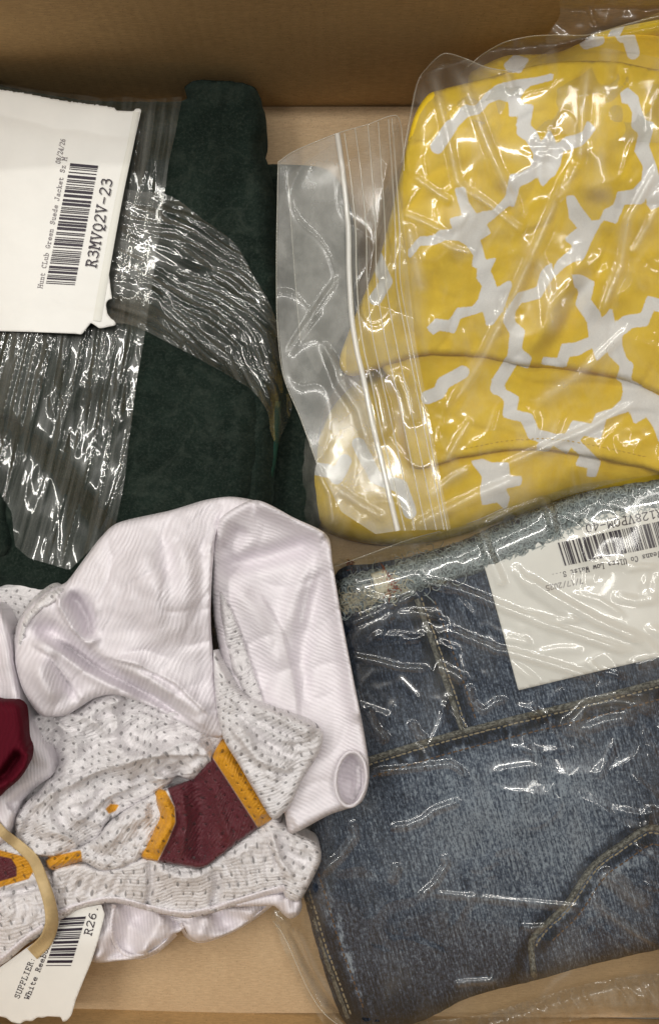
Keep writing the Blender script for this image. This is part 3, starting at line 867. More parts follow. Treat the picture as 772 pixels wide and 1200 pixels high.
# ------------------------------------------------------------------ yellow printed cloth
begin()
cloth = thing('printed_cloth', 'folded yellow cotton cloth with white lattice print inside the zip bag', 'cloth', 600, 340)
LAT = [  # short pieces of the white bands
 [(542,436),(519,449),(514,460),(500,466)], [(584,447),(582,455)], [(598,424),(584,447)], [(366,548),(384,552)], [(394,560),(404,540)],
 [(722,30),(729,42)], [(686,50),(700,46)], [(736,42),(741,62)], [(440,300),(452,330),(440,350)], [(420,520),(440,560),(470,570),(480,600)], [(790,120),(800,60)], [(512,172),(528,148)],
]
def tr(x, y, k, pts):
    return [(x + a / k, y + b / k) for a, b in pts]
WHITE = [  # outlines of the white crossings of the print
 tr(580,130,6.433,[(190,-40),(260,-40),(255,60),(245,110),(300,160),(345,260),(380,210),(410,160),(430,200),(450,275),(540,205),(610,190),(670,165),(695,90),(740,135),(700,195),(640,250),(500,300),(480,400),(440,480),(400,500),(355,555),(325,470),(250,530),(175,560),(155,640),(130,710),(90,670),(115,490),(190,480),(280,420),(300,330),(240,220),(175,170)]),
 tr(480,210,5.514,[(300,65),(350,60),(370,150),(430,240),(470,220),(540,210),(600,150),(640,100),(650,150),(530,250),(475,290),(510,345),(440,390),(465,470),(480,530),(545,520),(505,590),(540,660),(555,715),(645,670),(600,772),(450,772),(480,690),(440,640),(460,580),(410,555),(420,490),(380,430),(320,385),(230,385),(150,415),(60,420),(0,500),(0,460),(70,380),(160,370),(200,340),(290,330),(270,260),(350,240),(320,150)]),
 tr(500,310,5.514,[(340,0),(420,0),(380,60),(430,110),(440,170),(530,115),(540,135),(480,290),(420,380),(390,385),(370,285),(320,310),(210,340),(170,435),(80,415),(40,440),(10,410),(60,360),(145,370),(200,290),(300,280),(350,210),(370,140),(330,90)]),
 tr(500,310,5.514,[(500,370),(520,300),(600,190),(720,150),(740,60),(772,20),(800,0),(800,90),(720,210),(600,240),(560,300),(560,370),(620,430),(600,550),(665,600),(650,660),(590,640),(530,600),(540,500),(545,450)]),
 tr(632,220,5.514,[(180,60),(215,60),(270,150),(330,220),(400,215),(420,150),(480,120),(510,50),(540,30),(620,20),(690,-30),(772,-60),(900,-60),(900,140),(772,110),(720,135),(700,80),(690,50),(650,95),(540,100),(490,220),(430,200),(400,200),(340,310),(270,460),(210,470),(130,530),(60,590),(0,700),(-30,700),(0,640),(90,560),(120,480),(210,400),(230,380),(175,330),(220,290),(260,260),(200,190)]),
 tr(672,60,6.67,[(370,330),(420,300),(490,360),(525,490),(545,540),(615,570),(575,740),(620,870),(660,1000),(667,1200),(580,1200),(580,1100),(500,1180),(330,1195),(350,1110),(470,1090),(540,1010),(550,900),(485,780),(515,640),(460,590),(465,470),(430,400),(385,390)]),
 tr(632,320,5.514,[(220,20),(260,20),(345,60),(315,170),(380,260),(390,320),(440,270),(460,240),(480,340),(540,290),(660,265),(700,160),(772,180),(900,190),(900,240),(772,240),(730,230),(690,330),(600,340),(520,400),(520,470),(550,560),(595,590),(575,690),(640,730),(700,772),(700,820),(560,820),(545,772),(540,700),(505,680),(530,600),(460,530),(440,490),(370,555),(345,470),(250,520),(180,530),(160,600),(20,580),(30,555),(120,560),(150,470),(230,460),(330,420),(315,310),(240,200),(265,110),(230,80)]),
 tr(572,430,3.86,[(20,60),(60,55),(70,110),(130,140),(120,200),(190,220),(220,290),(300,310),(350,310),(385,250),(470,265),(490,215),(560,195),(605,150),(620,80),(640,70),(772,140),(900,200),(900,400),(772,330),(745,260),(715,215),(665,250),(640,190),(530,230),(500,320),(430,300),(400,330),(450,380),(500,430),(480,490),(450,490),(455,450),(400,440),(420,400),(370,350),(350,385),(290,345),(265,375),(220,370),(240,330),(190,320),(150,240),(70,220),(80,150),(30,100)]),
 tr(480,60,4.825,[(220,430),(290,330),(320,310),(370,320),(430,250),(490,200),(600,170),(700,160),(800,135),(800,155),(680,190),(640,220),(610,265),(620,310),(690,310),(670,420),(640,440),(610,420),(625,350),(570,360),(565,280),(500,265),(440,290),(390,350),(320,360),(240,450)]),
 tr(480,470,3.86,[(285,275),(330,268),(365,285),(440,285),(445,345),(500,345),(495,375),(420,390),(445,440),(430,480),(400,450),(330,465),(325,400),(335,340)]),
 tr(480,60,4.825,[(540,80),(590,25),(660,50),(620,110),(560,110)]),
]
def lattice(u, v):
    s = np.full(u.shape, 1e9)
    uu = u + .8 * noise(u / 18, v / 18, 71); vv = v + .8 * noise(u / 18, v / 18, 73)
    for L in LAT:
        d = pdist(L, uu, vv)[0]
        s = np.minimum(s, d - 7.8)
    for Q in WHITE:
        d = pdist(Q, uu, vv, True)[0]
        s = np.minimum(s, np.where(inside(Q, uu, vv), -d, d) - 2.0)
    return s
AT = {'lattice': lattice}
def y_base(u, v):
    return 84 + 88 * ss(600 - v, 60, 540) + 10 * ss(u, 420, 640)
def z_yC(u, v, d):
    return y_base(u, v) - 20 + 4 * fbm(u / 60, v / 60, 41) + 1.5 * noise(u / 22, v / 22, 42)
def z_yB(u, v, d):
    z = y_base(u, v) - 7 + 3 * fbm(u / 70, v / 70, 43) + 1.0 * noise(u / 22, v / 22, 44) - 2.2 * ridged(u / 90, v / 45, 50, 7)
    z = z + fold(u, v, [(520, 500), (600, 480), (690, 500), (770, 520)], 20, 4)
    return z
def z_yA(u, v, d):
    z = y_base(u, v) + 3 + 4 * fbm(u / 80, v / 80, 45) + 1.2 * noise(u / 26, v / 26, 46) - 2.6 * ridged((u + .5 * v) / 60 + .4 * noise(u / 60, v / 60, 48), (v - .5 * u) / 150, 49, 7)
    z = z + fold(u, v, [(684, 296), (662, 330), (640, 378), (612, 424)], 13, 13, .2)
    z = z - fold(u, v, [(705, 300), (672, 360), (640, 424)], 9, 6, .25)
    z = z - fold(u, v, [(640, 300), (610, 360), (596, 400)], 10, 4, .3)
    z = z + fold(u, v, [(560, 120), (600, 170), (590, 230)], 16, 6) + fold(u, v, [(700, 100), (690, 160), (700, 240)], 20, 8)
    z = z - fold(u, v, [(690, 110), (655, 150), (640, 210)], 10, 6) + fold(u, v, [(772, 110), (730, 150), (690, 190)], 16, 6)
    z = z + fold(u, v, [(480, 330), (520, 290), (560, 200)], 16, 4)
    return z
def z_yD(u, v, d):
    return y_base(u, v) - 26 + 3 * fbm(u / 50, v / 50, 47) - 40 * ss(130 - v, 0, 60) * 0
patch('back_layer', [(548, 96), (560, 80), (590, 66), (612, 64), (650, 62), (680, 50), (700, 38), (772, 23), (850, 14), (850, 180), (560, 180)], z_yD, M['yellow'], cloth, attrs=AT, rnd=(20, 22), skirt=30, wallfix=True, gap=4)
patch('lower_layer', [(470, 430), (430, 440), (395, 470), (370, 515), (362, 560), (366, 596), (384, 624), (440, 638), (520, 632), (600, 606), (680, 580), (850, 560), (850, 430)], z_yC, M['yellow'], cloth, attrs=AT, rnd=(40, 56), skirt=40)
patch('hem_layer', [(455, 380), (470, 470), (482, 546), (540, 536), (590, 528), (640, 527), (700, 537), (745, 546), (850, 556), (850, 380)], z_yB, M['yellow'], cloth, attrs=AT, rnd=(6, 5), skirt=10)
patch('top_layer', [(500, 112), (520, 104), (560, 94), (620, 78), (660, 72), (720, 72), (775, 82), (850, 84), (850, 492), (800, 472), (772, 461), (735, 446), (690, 436), (650, 432), (610, 428), (560, 418), (496, 416),
                    (440, 432), (408, 440), (398, 420), (420, 360), (445, 300), (470, 200), (484, 140)], z_yA, M['yellow'], cloth, attrs=AT, rnd=(7, 6), skirt=14, wallfix=True, gap=13)
ZC = blur(ZM, 3, 1)
stitches('hem_stitching', [[(545, 526), (590, 517), (640, 514), (690, 521), (760, 536)]], lambda a, b: samp(ZC, a, b), M['ythread'], cloth, 4, 2, 1.2, .7)

ZM_CLOTH = end()
# ------------------------------------------------------------------ jeans
begin()
jeans = thing('folded_jeans', 'folded faded blue jeans with frayed waist inside a clear bag', 'jeans', 570, 900)
def z_jeans(u, v, d):
    z = 66 + 10 * ss(v, 640, 860) * ss(1180 - v, 0, 200) + 4 * fbm(u / 110, v / 110, 51)
    z = z + 1.3 * fold(u, v, [(430, 900), (520, 940), (640, 960)], 24, 3) + fold(u, v, [(470, 1010), (560, 1060), (600, 1130)], 30, 5)
    z = z - fold(u, v, [(430, 918), (520, 894), (620, 866), (772, 830)], 9, 3, .05)
    z = z + fold(u, v, [(590, 880), (640, 980), (650, 1080)], 26, 4)
    return z + .8 * noise(u / 11, v / 11, 55)
def fade_shade(u, v):
    f = np.exp(-(((u - 560) / 120) ** 2 + ((v - 960) / 120) ** 2)) * .8 + np.exp(-(((u - 680) / 60) ** 2 + ((v - 960) / 120) ** 2)) * .5
    for ln in ([(382, 1055), (405, 1118), (429, 1190)], [(436, 905), (600, 862), (772, 818)], [(655, 1080), (700, 1030), (765, 1000)]):
        d = pdist(ln, u, v)[0]
        f = f + 1.7 * np.exp(-(d / 7) ** 2) * np.clip(noise(u / 9, v / 9, 57) + .3, 0, 1)
    d = pdist([(369, 1060), (392, 1118), (416, 1190)], u, v)[0]
    f = f - .7 * np.exp(-(d / 9) ** 2)
    d = pdist([(434, 902), (480, 888), (533, 873), (603, 855), (689, 834), (775, 811), (850, 790)], u, v)[0]
    f = f - 1.5 * np.exp(-(d / 9) ** 2) + 1.3 * np.exp(-(d / 5) ** 2) * np.clip(noise(u / 6, v / 20, 58) * 2, 0, 1)
    for ln in ([(600, 1150), (616, 1106), (630, 1082), (660, 1053), (690, 1009), (724, 983), (760, 962)], [(482, 705), (508, 778), (534, 856)], [(500, 703), (526, 778), (551, 852)], [(634, 1112), (672, 1066), (702, 1023), (733, 999), (762, 983)]):  # dark seam bands; the seams' shadow lines are put into this colour
        f = f - 1.0 * np.exp(-(pdist(ln, u, v)[0] / 6) ** 2)
    f = f - .8 * ss(v, 1120, 1190) * ss(620 - u, 0, 200) - .35 * np.exp(-(((u - 430) / 60) ** 2 + ((v - 800) / 90) ** 2))  # darker towards the lower left end and around the upper left
    return f
AF = {'fade_shade': fade_shade}
jbody = patch('back_panel', [(392, 676), (440, 660), (500, 648), (560, 628), (640, 594), (700, 572), (772, 556), (850, 545), (850, 1104), (772, 1113), (720, 1124), (676, 1135), (627, 1149), (580, 1160), (542, 1172), (500, 1194),
       (460, 1206), (425, 1208), (402, 1196), (384, 1150), (366, 1090), (356, 1040), (362, 980), (385, 900), (395, 800)], z_jeans, M['denim'], jeans, attrs=AF, rnd=(18, 34), skirt=34, wob=.6)
ZJ = blur(ZM, 3, 1)
zj = lambda a, b: samp(ZJ, a, b)
yoke = patch('yoke', [(394, 700), (440, 690), (488, 700), (540, 682), (600, 660), (700, 625), (850, 585), (850, 778), (772, 802), (686, 822), (600, 846), (530, 862), (478, 876), (428, 890), (405, 850), (398, 780)],
      lambda u, v, d: samp(ZJ, u, v) + 4 + .5 * noise(u / 12, v / 12, 61), M['denim'], jeans, attrs=AF, rnd=(5, 3), skirt=5)
pocket = patch('pocket', [(622, 1106), (634, 1088), (663, 1060), (694, 1015), (727, 990), (760, 969), (790, 978), (850, 1004), (850, 1100), (772, 1110), (720, 1120), (676, 1131), (626, 1146)],
      lambda u, v, d: samp(ZJ, u, v) + 4.5 + .5 * noise(u / 12, v / 12, 63), M['denim'], jeans, attrs=AF, closed_smooth=False, rnd=(4, 2), skirt=6, step=2.5)
waist = patch('waistband', [(392, 684), (420, 672), (470, 656), (540, 634), (600, 606), (660, 582), (730, 562), (850, 538), (850, 585), (772, 602), (700, 622), (640, 646), (560, 672), (500, 690), (440, 712), (398, 722)],
      lambda u, v, d: samp(ZJ, u, v) + 8 + 2.2 * noise(u / 8, v / 8, 65), M['fraybase'], jeans, attrs={'fade_shade': lambda u, v: 0 * u + .25}, rnd=(10, 9), skirt=8, wob=1.5)
ZJ = blur(ZM, 3, 1)
YS = [(424, 893), (478, 876), (530, 861), (600, 843), (686, 822), (772, 799), (850, 778)]
sweep('yoke_seam', YS, 7.5, 5, zj, M['seam'], yoke, rope=.9)
CS = [(488, 702), (502, 740), (515, 778), (528, 816), (541, 855)]
sweep('centre_seam', CS, 6.5, 4.5, zj, M['seam'], yoke, rope=.9)
PS = [(626, 1147), (622, 1106), (634, 1088), (663, 1060), (694, 1015), (727, 990), (760, 970), (790, 978), (850, 1004)]
sweep('pocket_seam', PS, 7.5, 5, zj, M['seam'], pocket, rope=.9)
SS_ = [(352, 1030), (361, 1058), (377, 1112), (391, 1150), (407, 1194)]
sweep('side_seam', SS_, 6, 4, zj, M['seam'], jbody, rope=.9)
ZJ2 = blur(ZM, 3, 1)
def par(pts, off):
    P = resample(catmull(pts, False), 6); T = np.gradient(P, axis=0); T /= np.linalg.norm(T, axis=1)[:, None]
    return [tuple(x) for x in P + np.stack([-T[:, 1], T[:, 0]], 1) * off]
stitches('stitching', [par(YS, 5.5), par(CS, -5.5), par(PS[1:], 6), par(SS_, -5.5)], lambda a, b: float(samp(ZJ2, a, b)) + .8, M['thread'], jeans, 5.2, 1.6, 2.0, 1.3)
stitches('stitching', [par(YS, 20), [(509, 704), (522, 740), (535, 777), (547, 812), (559, 848)], par(PS[2:], 19), par(SS_, -22)], lambda a, b: float(samp(ZJ2, a, b)) + .4, M['thread_dark'], jeans, 5.2, 1.8, 1.8, 1.0)
# frayed edge: curly loose threads
def curls(n, line, spread, seed, size=(5, 12)):
    r = random.Random(seed); P = resample(np.array(line, float), 2); out = []
    for _ in range(n):
        c = P[r.randrange(len(P))] + np.array([r.gauss(0, spread * .3), r.uniform(-spread, spread)])
        a = r.uniform(0, 6.28); k = r.uniform(-.55, .55); q = [c]; L = r.uniform(*size)
        for s in range(9):
            a += k + r.uniform(-.3, .3); q.append(q[-1] + np.array([math.cos(a), math.sin(a)]) * L / 6)
        q = np.array(q)
        z = samp(ZJ2, q[:, 0], q[:, 1]) + 1.2 + 2.4 * np.sin(np.linspace(.2, 2.9, len(q))) * r.uniform(.3, 1)
        out.append(np.column_stack([q, z]))
    return out
WL = [(396, 700), (440, 690), (490, 672), (560, 648), (640, 616), (700, 594), (772, 574), (845, 558)]
tubes('frayed_threads', curls(900, WL, 22, 3), .55, M['fray'], waist, 'stuff', 3)
tubes('frayed_threads', curls(170, [(396, 708), (440, 696), (470, 686)], 9, 5), .7, M['fray_beige'], waist, 'stuff', 3)
tubes('frayed_threads', curls(40, [(450, 668), (456, 684), (460, 698)], 5, 6, (4, 8)) + curls(20, [(655, 575), (680, 570)], 4, 8, (4, 8)) + curls(10, [(408, 664), (415, 660)], 2, 9, (4, 6)), .8, M['fray_rust'], waist, 'stuff', 3)
patch('belt_loop', [(434, 672), (452, 666), (459, 690), (442, 700)], lambda u, v, d: samp(ZJ2, u, v) + 3.5 + 1.2 * noise(u / 3, v / 3, 66), M['fray_beige'], waist, closed_smooth=False, rnd=(3, 2), skirt=3, step=1.5)

# label inside the jeans bag
lab2 = thing('paper_label', 'white paper label with barcode R128VPQM-40 lying upside down on the jeans', 'label', 690, 700, 80, 'paper barcode labels')
ZL2 = blur(dilate(ZM, 6), 30)
zl2 = lambda u, v, d=None: samp(ZL2, np.asarray(u, float), np.asarray(v, float)) + 4 + 1.2 * np.sin(np.asarray(u, float) / 50)
lab2_paper = sheet('paper', [(558, 633), (630, 617), (700, 602), (772, 587), (850, 570), (850, 752), (772, 770), (686, 790), (607, 809), (590, 745), (572, 680)], zl2, M['paper'], lab2)
lettering('text_line', "R128VPQM-40", (775, 596.5), (684, 615.5), 9.2, 1, zl2, M['ink'], lab2_paper, .13)
lettering('text_line', "Jeans Co Ultra Low Waist S...", (773, 646), (645, 673), 6.2, 1, zl2, M['ink'], lab2_paper, .12)
lettering('text_line', "7/17/2025", (682, 677.5), (638, 686.5), 6.0, 1, zl2, M['ink_grey'], lab2_paper, .12)
barcode('barcode', [(653, 636), (661.5, 663), (795, 606), (803, 634)], 9, zl2, M['ink'], lab2_paper)

ZM_JEANS = end()
# ------------------------------------------------------------------ jersey
begin()
jersey = thing('football_jersey', 'crumpled white satin and mesh jersey with maroon and gold stripe held by a rubber band', 'jersey', 190, 850)
BIG = 1e3
def jfold(u, v, pts, w, h, e=0.18):
    return fold(u, v, pts, w * .9, h * 1.6, e)
def poly_sd(poly):
    P = np.array(poly, float)
    def f(u, v):
        d = pdist(P, u, v, True)[0]
        return np.where(inside(P, u, v), -d, d)
    return f
FAR = lambda u, v: np.full(u.shape, BIG)
def rot_uv(deg, sx=1, sy=1):
    c, s = math.cos(math.radians(deg)), math.sin(math.radians(deg))
    def f(u, v):
        a = u + 11 * noise(u / 55, v / 55, 301) + 2 * noise(u / 20, v / 20, 303); b = v + 11 * noise(u / 55, v / 55, 305) + 2 * noise(u / 20, v / 20, 307)
        return (a * c + b * s) * sx, (-a * s + b * c) * sy
    return f
PLAIN = {'maroon': FAR, 'gold': FAR}
# under mass
patch('back_body', [(-70, 690), (0, 678), (40, 673), (78, 679), (120, 760), (250, 850), (318, 950), (372, 985), (352, 1055), (300, 1052), (200, 1060), (140, 1056), (66, 1052), (50, 1090), (0, 1120), (-70, 1130)],
      lambda u, v, d: 84 + 3 * fbm(u / 40, v / 40, 81), M['mesh'], jersey, attrs=PLAIN, rnd=(26, 34), skirt=50, uvf=rot_uv(20))
# right drape
def z_drape(u, v, d):
    dd = pdist([(262, 604), (300, 586), (345, 607), (383, 627), (390, 662), (400, 722), (413, 790), (425, 850), (432, 895)], u, v)[0]
    z = 132 + 24 * np.exp(-dd / 24) - .20 * (u - 300) + 16 * ss(v, 760, 900) + 4 * fbm(u / 90, v / 90, 83)
    z = z + jfold(u, v, [(300, 588), (345, 606), (383, 628)], 13, 12, .05)
    z = z + jfold(u, v, [(384, 626), (398, 700), (412, 780), (424, 850)], 13, 12, .08)
    z = z - jfold(u, v, [(252, 668), (300, 655), (340, 645), (376, 634)], 12, 14, .2)
    z = z - jfold(u, v, [(252, 640), (268, 645), (285, 615)], 12, 10, .2)
    z = z + jfold(u, v, [(376, 640), (350, 690), (330, 760)], 13, 7, .3) - jfold(u, v, [(384, 650), (368, 700), (352, 770), (360, 840)], 11, 7, .25)
    z = z + jfold(u, v, [(272, 680), (300, 720), (330, 790)], 14, 6) - 14 * ss(u, 330, 300) * ss(v, 700, 800) 
    z = z + jfold(u, v, [(345, 970), (385, 950), (428, 930)], 12, 5, .05)
    z = z + lapfold(u, v, [(300, 690), (330, 740), (346, 800), (350, 850)], 18, 6, 1) + lapfold(u, v, [(380, 640), (362, 690), (352, 740)], 16, 6, -1) - 3 * ridged((u + v) / 70, (u - v) / 150, 84, 6)
    z = np.maximum(z, 104)
    q = np.hypot((u - 411) / 15, (v - 913) / 29)
    return z - 34 * ss(1.1 - q, 0, .28) + 16 * np.exp(-((u - 421 + (v - 913) * .08) / 4.5) ** 2) * ss(.85 - q, 0, .3)
drape = patch('sleeve_drape', [(252, 628), (262, 604), (300, 586), (345, 607), (383, 627), (390, 662), (400, 722), (413, 790), (425, 850), (432, 895), (431, 922), (421, 942), (386, 955), (350, 974), (338, 974), (328, 930), (296, 850), (262, 780), (248, 700)],
      z_drape, M['satin2'], jersey, rnd=(11, 12), skirt=46, step=2.5)
# curled sleeve hem: ring and hollow
ZS = blur(ZM, 6)
ZSD = blur(dilate(ZM, 24), 9)
def ring(cu, cv, ru, rv, n=48):
    a = np.linspace(0, 2 * math.pi, n)
    return [(cu + ru * math.cos(x) - 4 * math.sin(x) * .5, cv + rv * math.sin(x)) for x in a]
sweep('sleeve_hem', ring(411, 913, 18, 32), 4.5, 3.5, lambda u, v: samp(ZSD, u, v) + 1, M['satin2'], drape, step=2)
# mesh strip in the fold
patch('mesh_strip', [(249, 688), (262, 698), (276, 726), (290, 764), (310, 826), (314, 842), (290, 832), (264, 805), (250, 770)], lambda u, v, d: samp(ZS, u, v) + 7 + 1.5 * noise(u / 12, v / 12, 3), M['mesh'], jersey, attrs=PLAIN, rnd=(5, 4), skirt=14, step=2.5, uvf=rot_uv(-25))
# left satin
def z_left(u, v, d):
    z = 138 + 42 * np.exp(-(((u - 190) / 78) ** 2 + ((v - 690) / 80) ** 2)) + 18 * np.exp(-(((u - 52) / 26) ** 2 + ((v - 790) / 36) ** 2)) + 14 * np.exp(-(((u - 60) / 30) ** 2 + ((v - 712) / 24) ** 2)) + 4 * fbm(u / 60, v / 60, 85)
    z = z + lapfold(u, v, [(66, 690), (70, 712), (84, 736), (100, 752), (107, 762)], 14, 16, -1)
    z = z + lapfold(u, v, [(48, 738), (84, 756), (120, 782), (180, 812), (250, 860)], 20, 17, -1) + lapfold(u, v, [(118, 768), (160, 778), (205, 800), (254, 846)], 14, 9, -1)
    z = z + lapfold(u, v, [(36, 752), (60, 768), (84, 800), (98, 826)], 14, 10, -1)
    z = z - jfold(u, v, [(76, 696), (92, 706), (104, 726), (107, 752)], 10, 19, .2)
    z = z + jfold(u, v, [(112, 700), (112, 740), (107, 762)], 6, 5, .3)
    z = z - jfold(u, v, [(30, 730), (62, 742), (110, 778), (180, 815), (236, 850)], 11, 19, .15)
    z = z + jfold(u, v, [(30, 745), (60, 756), (100, 786), (170, 822)], 8, 8, .2)
    z = z + jfold(u, v, [(110, 772), (160, 784), (215, 820), (256, 856)], 11, 8, .25)
    z = z - jfold(u, v, [(120, 770), (180, 790), (240, 836)], 7, 5, .3)
    z = z - jfold(u, v, [(58, 762), (80, 795), (95, 822)], 9, 7, .25) + jfold(u, v, [(40, 770), (50, 800), (70, 825)], 12, 6, .25)
    z = z + jfold(u, v, [(262, 612), (252, 640), (248, 720), (254, 800)], 9, 8, .1)
    z = z + jfold(u, v, [(150, 640), (190, 690), (200, 760)], 22, 5) - jfold(u, v, [(130, 640), (160, 700), (165, 760)], 16, 4)
    z = z + jfold(u, v, [(296, 590), (276, 612), (268, 640)], 8, 6, .3)
    z = z + jfold(u, v, [(120, 640), (150, 680), (168, 730), (170, 775)], 16, 4, .3) + jfold(u, v, [(205, 615), (222, 670), (218, 750)], 15, 5, .3) - jfold(u, v, [(190, 610), (200, 680), (196, 760)], 12, 4, .3) - 3 * ridged((u + v) / 60, (u - v) / 130, 86, 6)
    return z
patch('satin_panel', [(20, 742), (26, 722), (40, 704), (62, 688), (78, 682), (98, 656), (118, 630), (140, 612), (200, 598), (240, 586), (270, 582), (297, 586), (303, 592), (292, 604), (276, 612), (264, 613), (253, 626), (249, 660), (247, 720),
                      (249, 765), (255, 812), (263, 848), (263, 862), (248, 864), (215, 848), (180, 830), (140, 815), (112, 818), (78, 838), (48, 838), (28, 810), (18, 775)],
      z_left, M['satin'], jersey, rnd=(10, 12), skirt=22, step=2.0)
# puckered mesh edge beside it
ZS = blur(ZM, 4)
patch('mesh_edge', [(66, 682), (76, 690), (66, 704), (46, 718), (34, 734), (26, 756), (14, 772), (10, 755), (22, 728), (36, 704), (52, 690)], lambda u, v, d: samp(ZS, u, v) + 5 + 2 * noise(u / 7, v / 7, 3), M['mesh'], jersey, attrs=PLAIN, rnd=(6, 6), skirt=12, step=2, uvf=rot_uv(40))
# mesh fold that bulges right
def z_bulge(u, v, d):
    z = 156 + 5 * fbm(u / 40, v / 40, 87)
    z = z + jfold(u, v, [(290, 826), (330, 842), (372, 862)], 11, 9, .15) - jfold(u, v, [(275, 830), (310, 868), (345, 890)], 6, 6, .2)
    z = z + jfold(u, v, [(270, 840), (300, 885), (330, 920)], 9, 6, .2) - jfold(u, v, [(300, 900), (330, 910), (352, 905)], 5, 3)
    z = z + lapfold(u, v, [(262, 815), (300, 850), (350, 872)], 12, 9, 1) + lapfold(u, v, [(268, 850), (300, 890), (345, 905)], 12, 8, -1)
    for k in range(6):
        z = z + jfold(u, v, [(285 + k * 5, 852 + k * 13), (320 + k * 3, 868 + k * 12), (366 - k * 6, 868 + k * 11)], 3.2, 1.6)
    return z
patch('mesh_bulge', [(250, 762), (262, 785), (285, 815), (312, 826), (345, 838), (377, 856), (375, 880), (354, 914), (340, 944), (320, 960), (300, 930), (280, 896), (262, 866), (254, 830)],
      z_bulge, M['mesh'], jersey, attrs=PLAIN, rnd=(9, 12), skirt=24, step=2.0, uvf=rot_uv(-28))
# large mesh panel
def z_mesh(u, v, d):
    z = 108 + lapfold(u, v, [(62, 930), (110, 906), (180, 886), (252, 884)], 18, 15, -1) + lapfold(u, v, [(72, 872), (108, 846), (165, 836), (215, 852)], 15, 12, 1) + lapfold(u, v, [(88, 968), (126, 934), (170, 916), (212, 908)], 16, 14, -1) + lapfold(u, v, [(24, 962), (56, 930), (100, 914)], 12, 8, 1) + 12 * ridged(u / 48 + .4 * noise(u / 40, v / 40, 6), v / 40, 88, 1.8) + 5 * fbm(u / 45, v / 45, 89) + 3.5 * noise(u / 17, v / 17, 91) + 1.5 * noise(u / 8, v / 8, 92)
    z = z + jfold(u, v, [(72, 850), (62, 880), (70, 915)], 9, -10, .2) + jfold(u, v, [(80, 860), (110, 832), (150, 815)], 10, 8, .2)
    z = z + jfold(u, v, [(20, 985), (26, 950), (70, 920), (120, 900), (190, 880)], 10, 6, .2)
    z = z - jfold(u, v, [(85, 895), (120, 870), (170, 850)], 7, 6, .2) + jfold(u, v, [(110, 860), (150, 890), (200, 890), (250, 878)], 12, 8, .2)
    z = z - jfold(u, v, [(90, 965), (120, 930), (170, 912), (215, 905)], 7, 8, .2) + jfold(u, v, [(40, 960), (70, 975), (100, 960)], 14, 7)
    z = z + jfold(u, v, [(165, 905), (210, 915), (250, 885)], 7, 7, .2)
    return z
patch('mesh_panel', [(18, 978), (22, 950), (52, 920), (64, 890), (40, 862), (38, 840), (80, 834), (112, 815), (150, 806), (190, 826), (262, 858), (262, 868), (254, 882), (244, 898), (226, 914), (208, 910), (196, 922), (160, 944), (128, 962), (110, 986), (62, 1004), (28, 998)],
      z_mesh, M['mesh'], jersey, attrs={'maroon': FAR, 'gold': poly_sd([(124, 948), (130, 942), (140, 943), (136, 950), (128, 954)])}, rnd=(10, 12), skirt=24, step=2.0, uvf=rot_uv(-30))
# printed stripe
def z_stripe(u, v, d):
    z = 114 + 2 * fbm(u / 30, v / 30, 93)
    z = z + jfold(u, v, [(255, 878), (285, 920), (312, 962)], 14, 8, .1) - jfold(u, v, [(228, 905), (236, 950), (234, 1012)], 13, 7, .1)
    z = z + jfold(u, v, [(190, 930), (202, 962), (180, 1004)], 9, 7, .15) + jfold(u, v, [(212, 925), (218, 960), (212, 1008)], 5, 3.5) + jfold(u, v, [(250, 920), (262, 960), (270, 990)], 6, 3)
    return z
st_poly = [(182, 928), (196, 924), (226, 912), (246, 888), (262, 866), (280, 888), (300, 924), (319, 958), (303, 970), (270, 994), (247, 1012), (235, 1018), (220, 1016), (186, 1010), (166, 1004), (178, 980), (186, 955)]
gold_l = [(176, 922), (194, 926), (205, 946), (206, 964), (196, 988), (184, 1011), (160, 1006)]
gold_r = [(262, 862), (322, 958), (303, 971), (248, 886)]
gl_, gr_ = poly_sd(gold_l), poly_sd(gold_r)
mar_ = poly_sd([(194, 918), (205, 946), (206, 964), (196, 988), (183, 1014), (240, 1024), (303, 971), (248, 886), (226, 905)])
stripe = patch('stripe', st_poly, z_stripe, M['meshp'], jersey, attrs={'maroon': lambda u, v: mar_(u, v), 'gold': lambda u, v: np.minimum(gl_(u, v), gr_(u, v))}, rnd=(5, 5), skirt=14, step=2.0, uvf=rot_uv(-62))
stripe['label'] = 'maroon stripe with gold borders on white mesh'
# white roll left of the stripe
patch('mesh_roll', [(54, 1012), (60, 1003), (110, 984), (128, 962), (160, 942), (190, 926), (196, 940), (190, 966), (176, 990), (166, 1006), (140, 1018), (118, 1020), (96, 1010), (62, 1020)],
      lambda u, v, d: 112 + 4 * noise(u / 14, v / 14, 95) + 2 * noise(u / 7, v / 7, 97) + jfold(u, v, [(110, 1000), (140, 970), (180, 945)], 12, 8), M['mesh'], jersey,
      attrs={'maroon': FAR, 'gold': poly_sd([(50, 1006), (95, 996), (97, 1010), (60, 1024), (50, 1024)])}, rnd=(9, 12), skirt=20, step=2.0, uvf=rot_uv(-50))
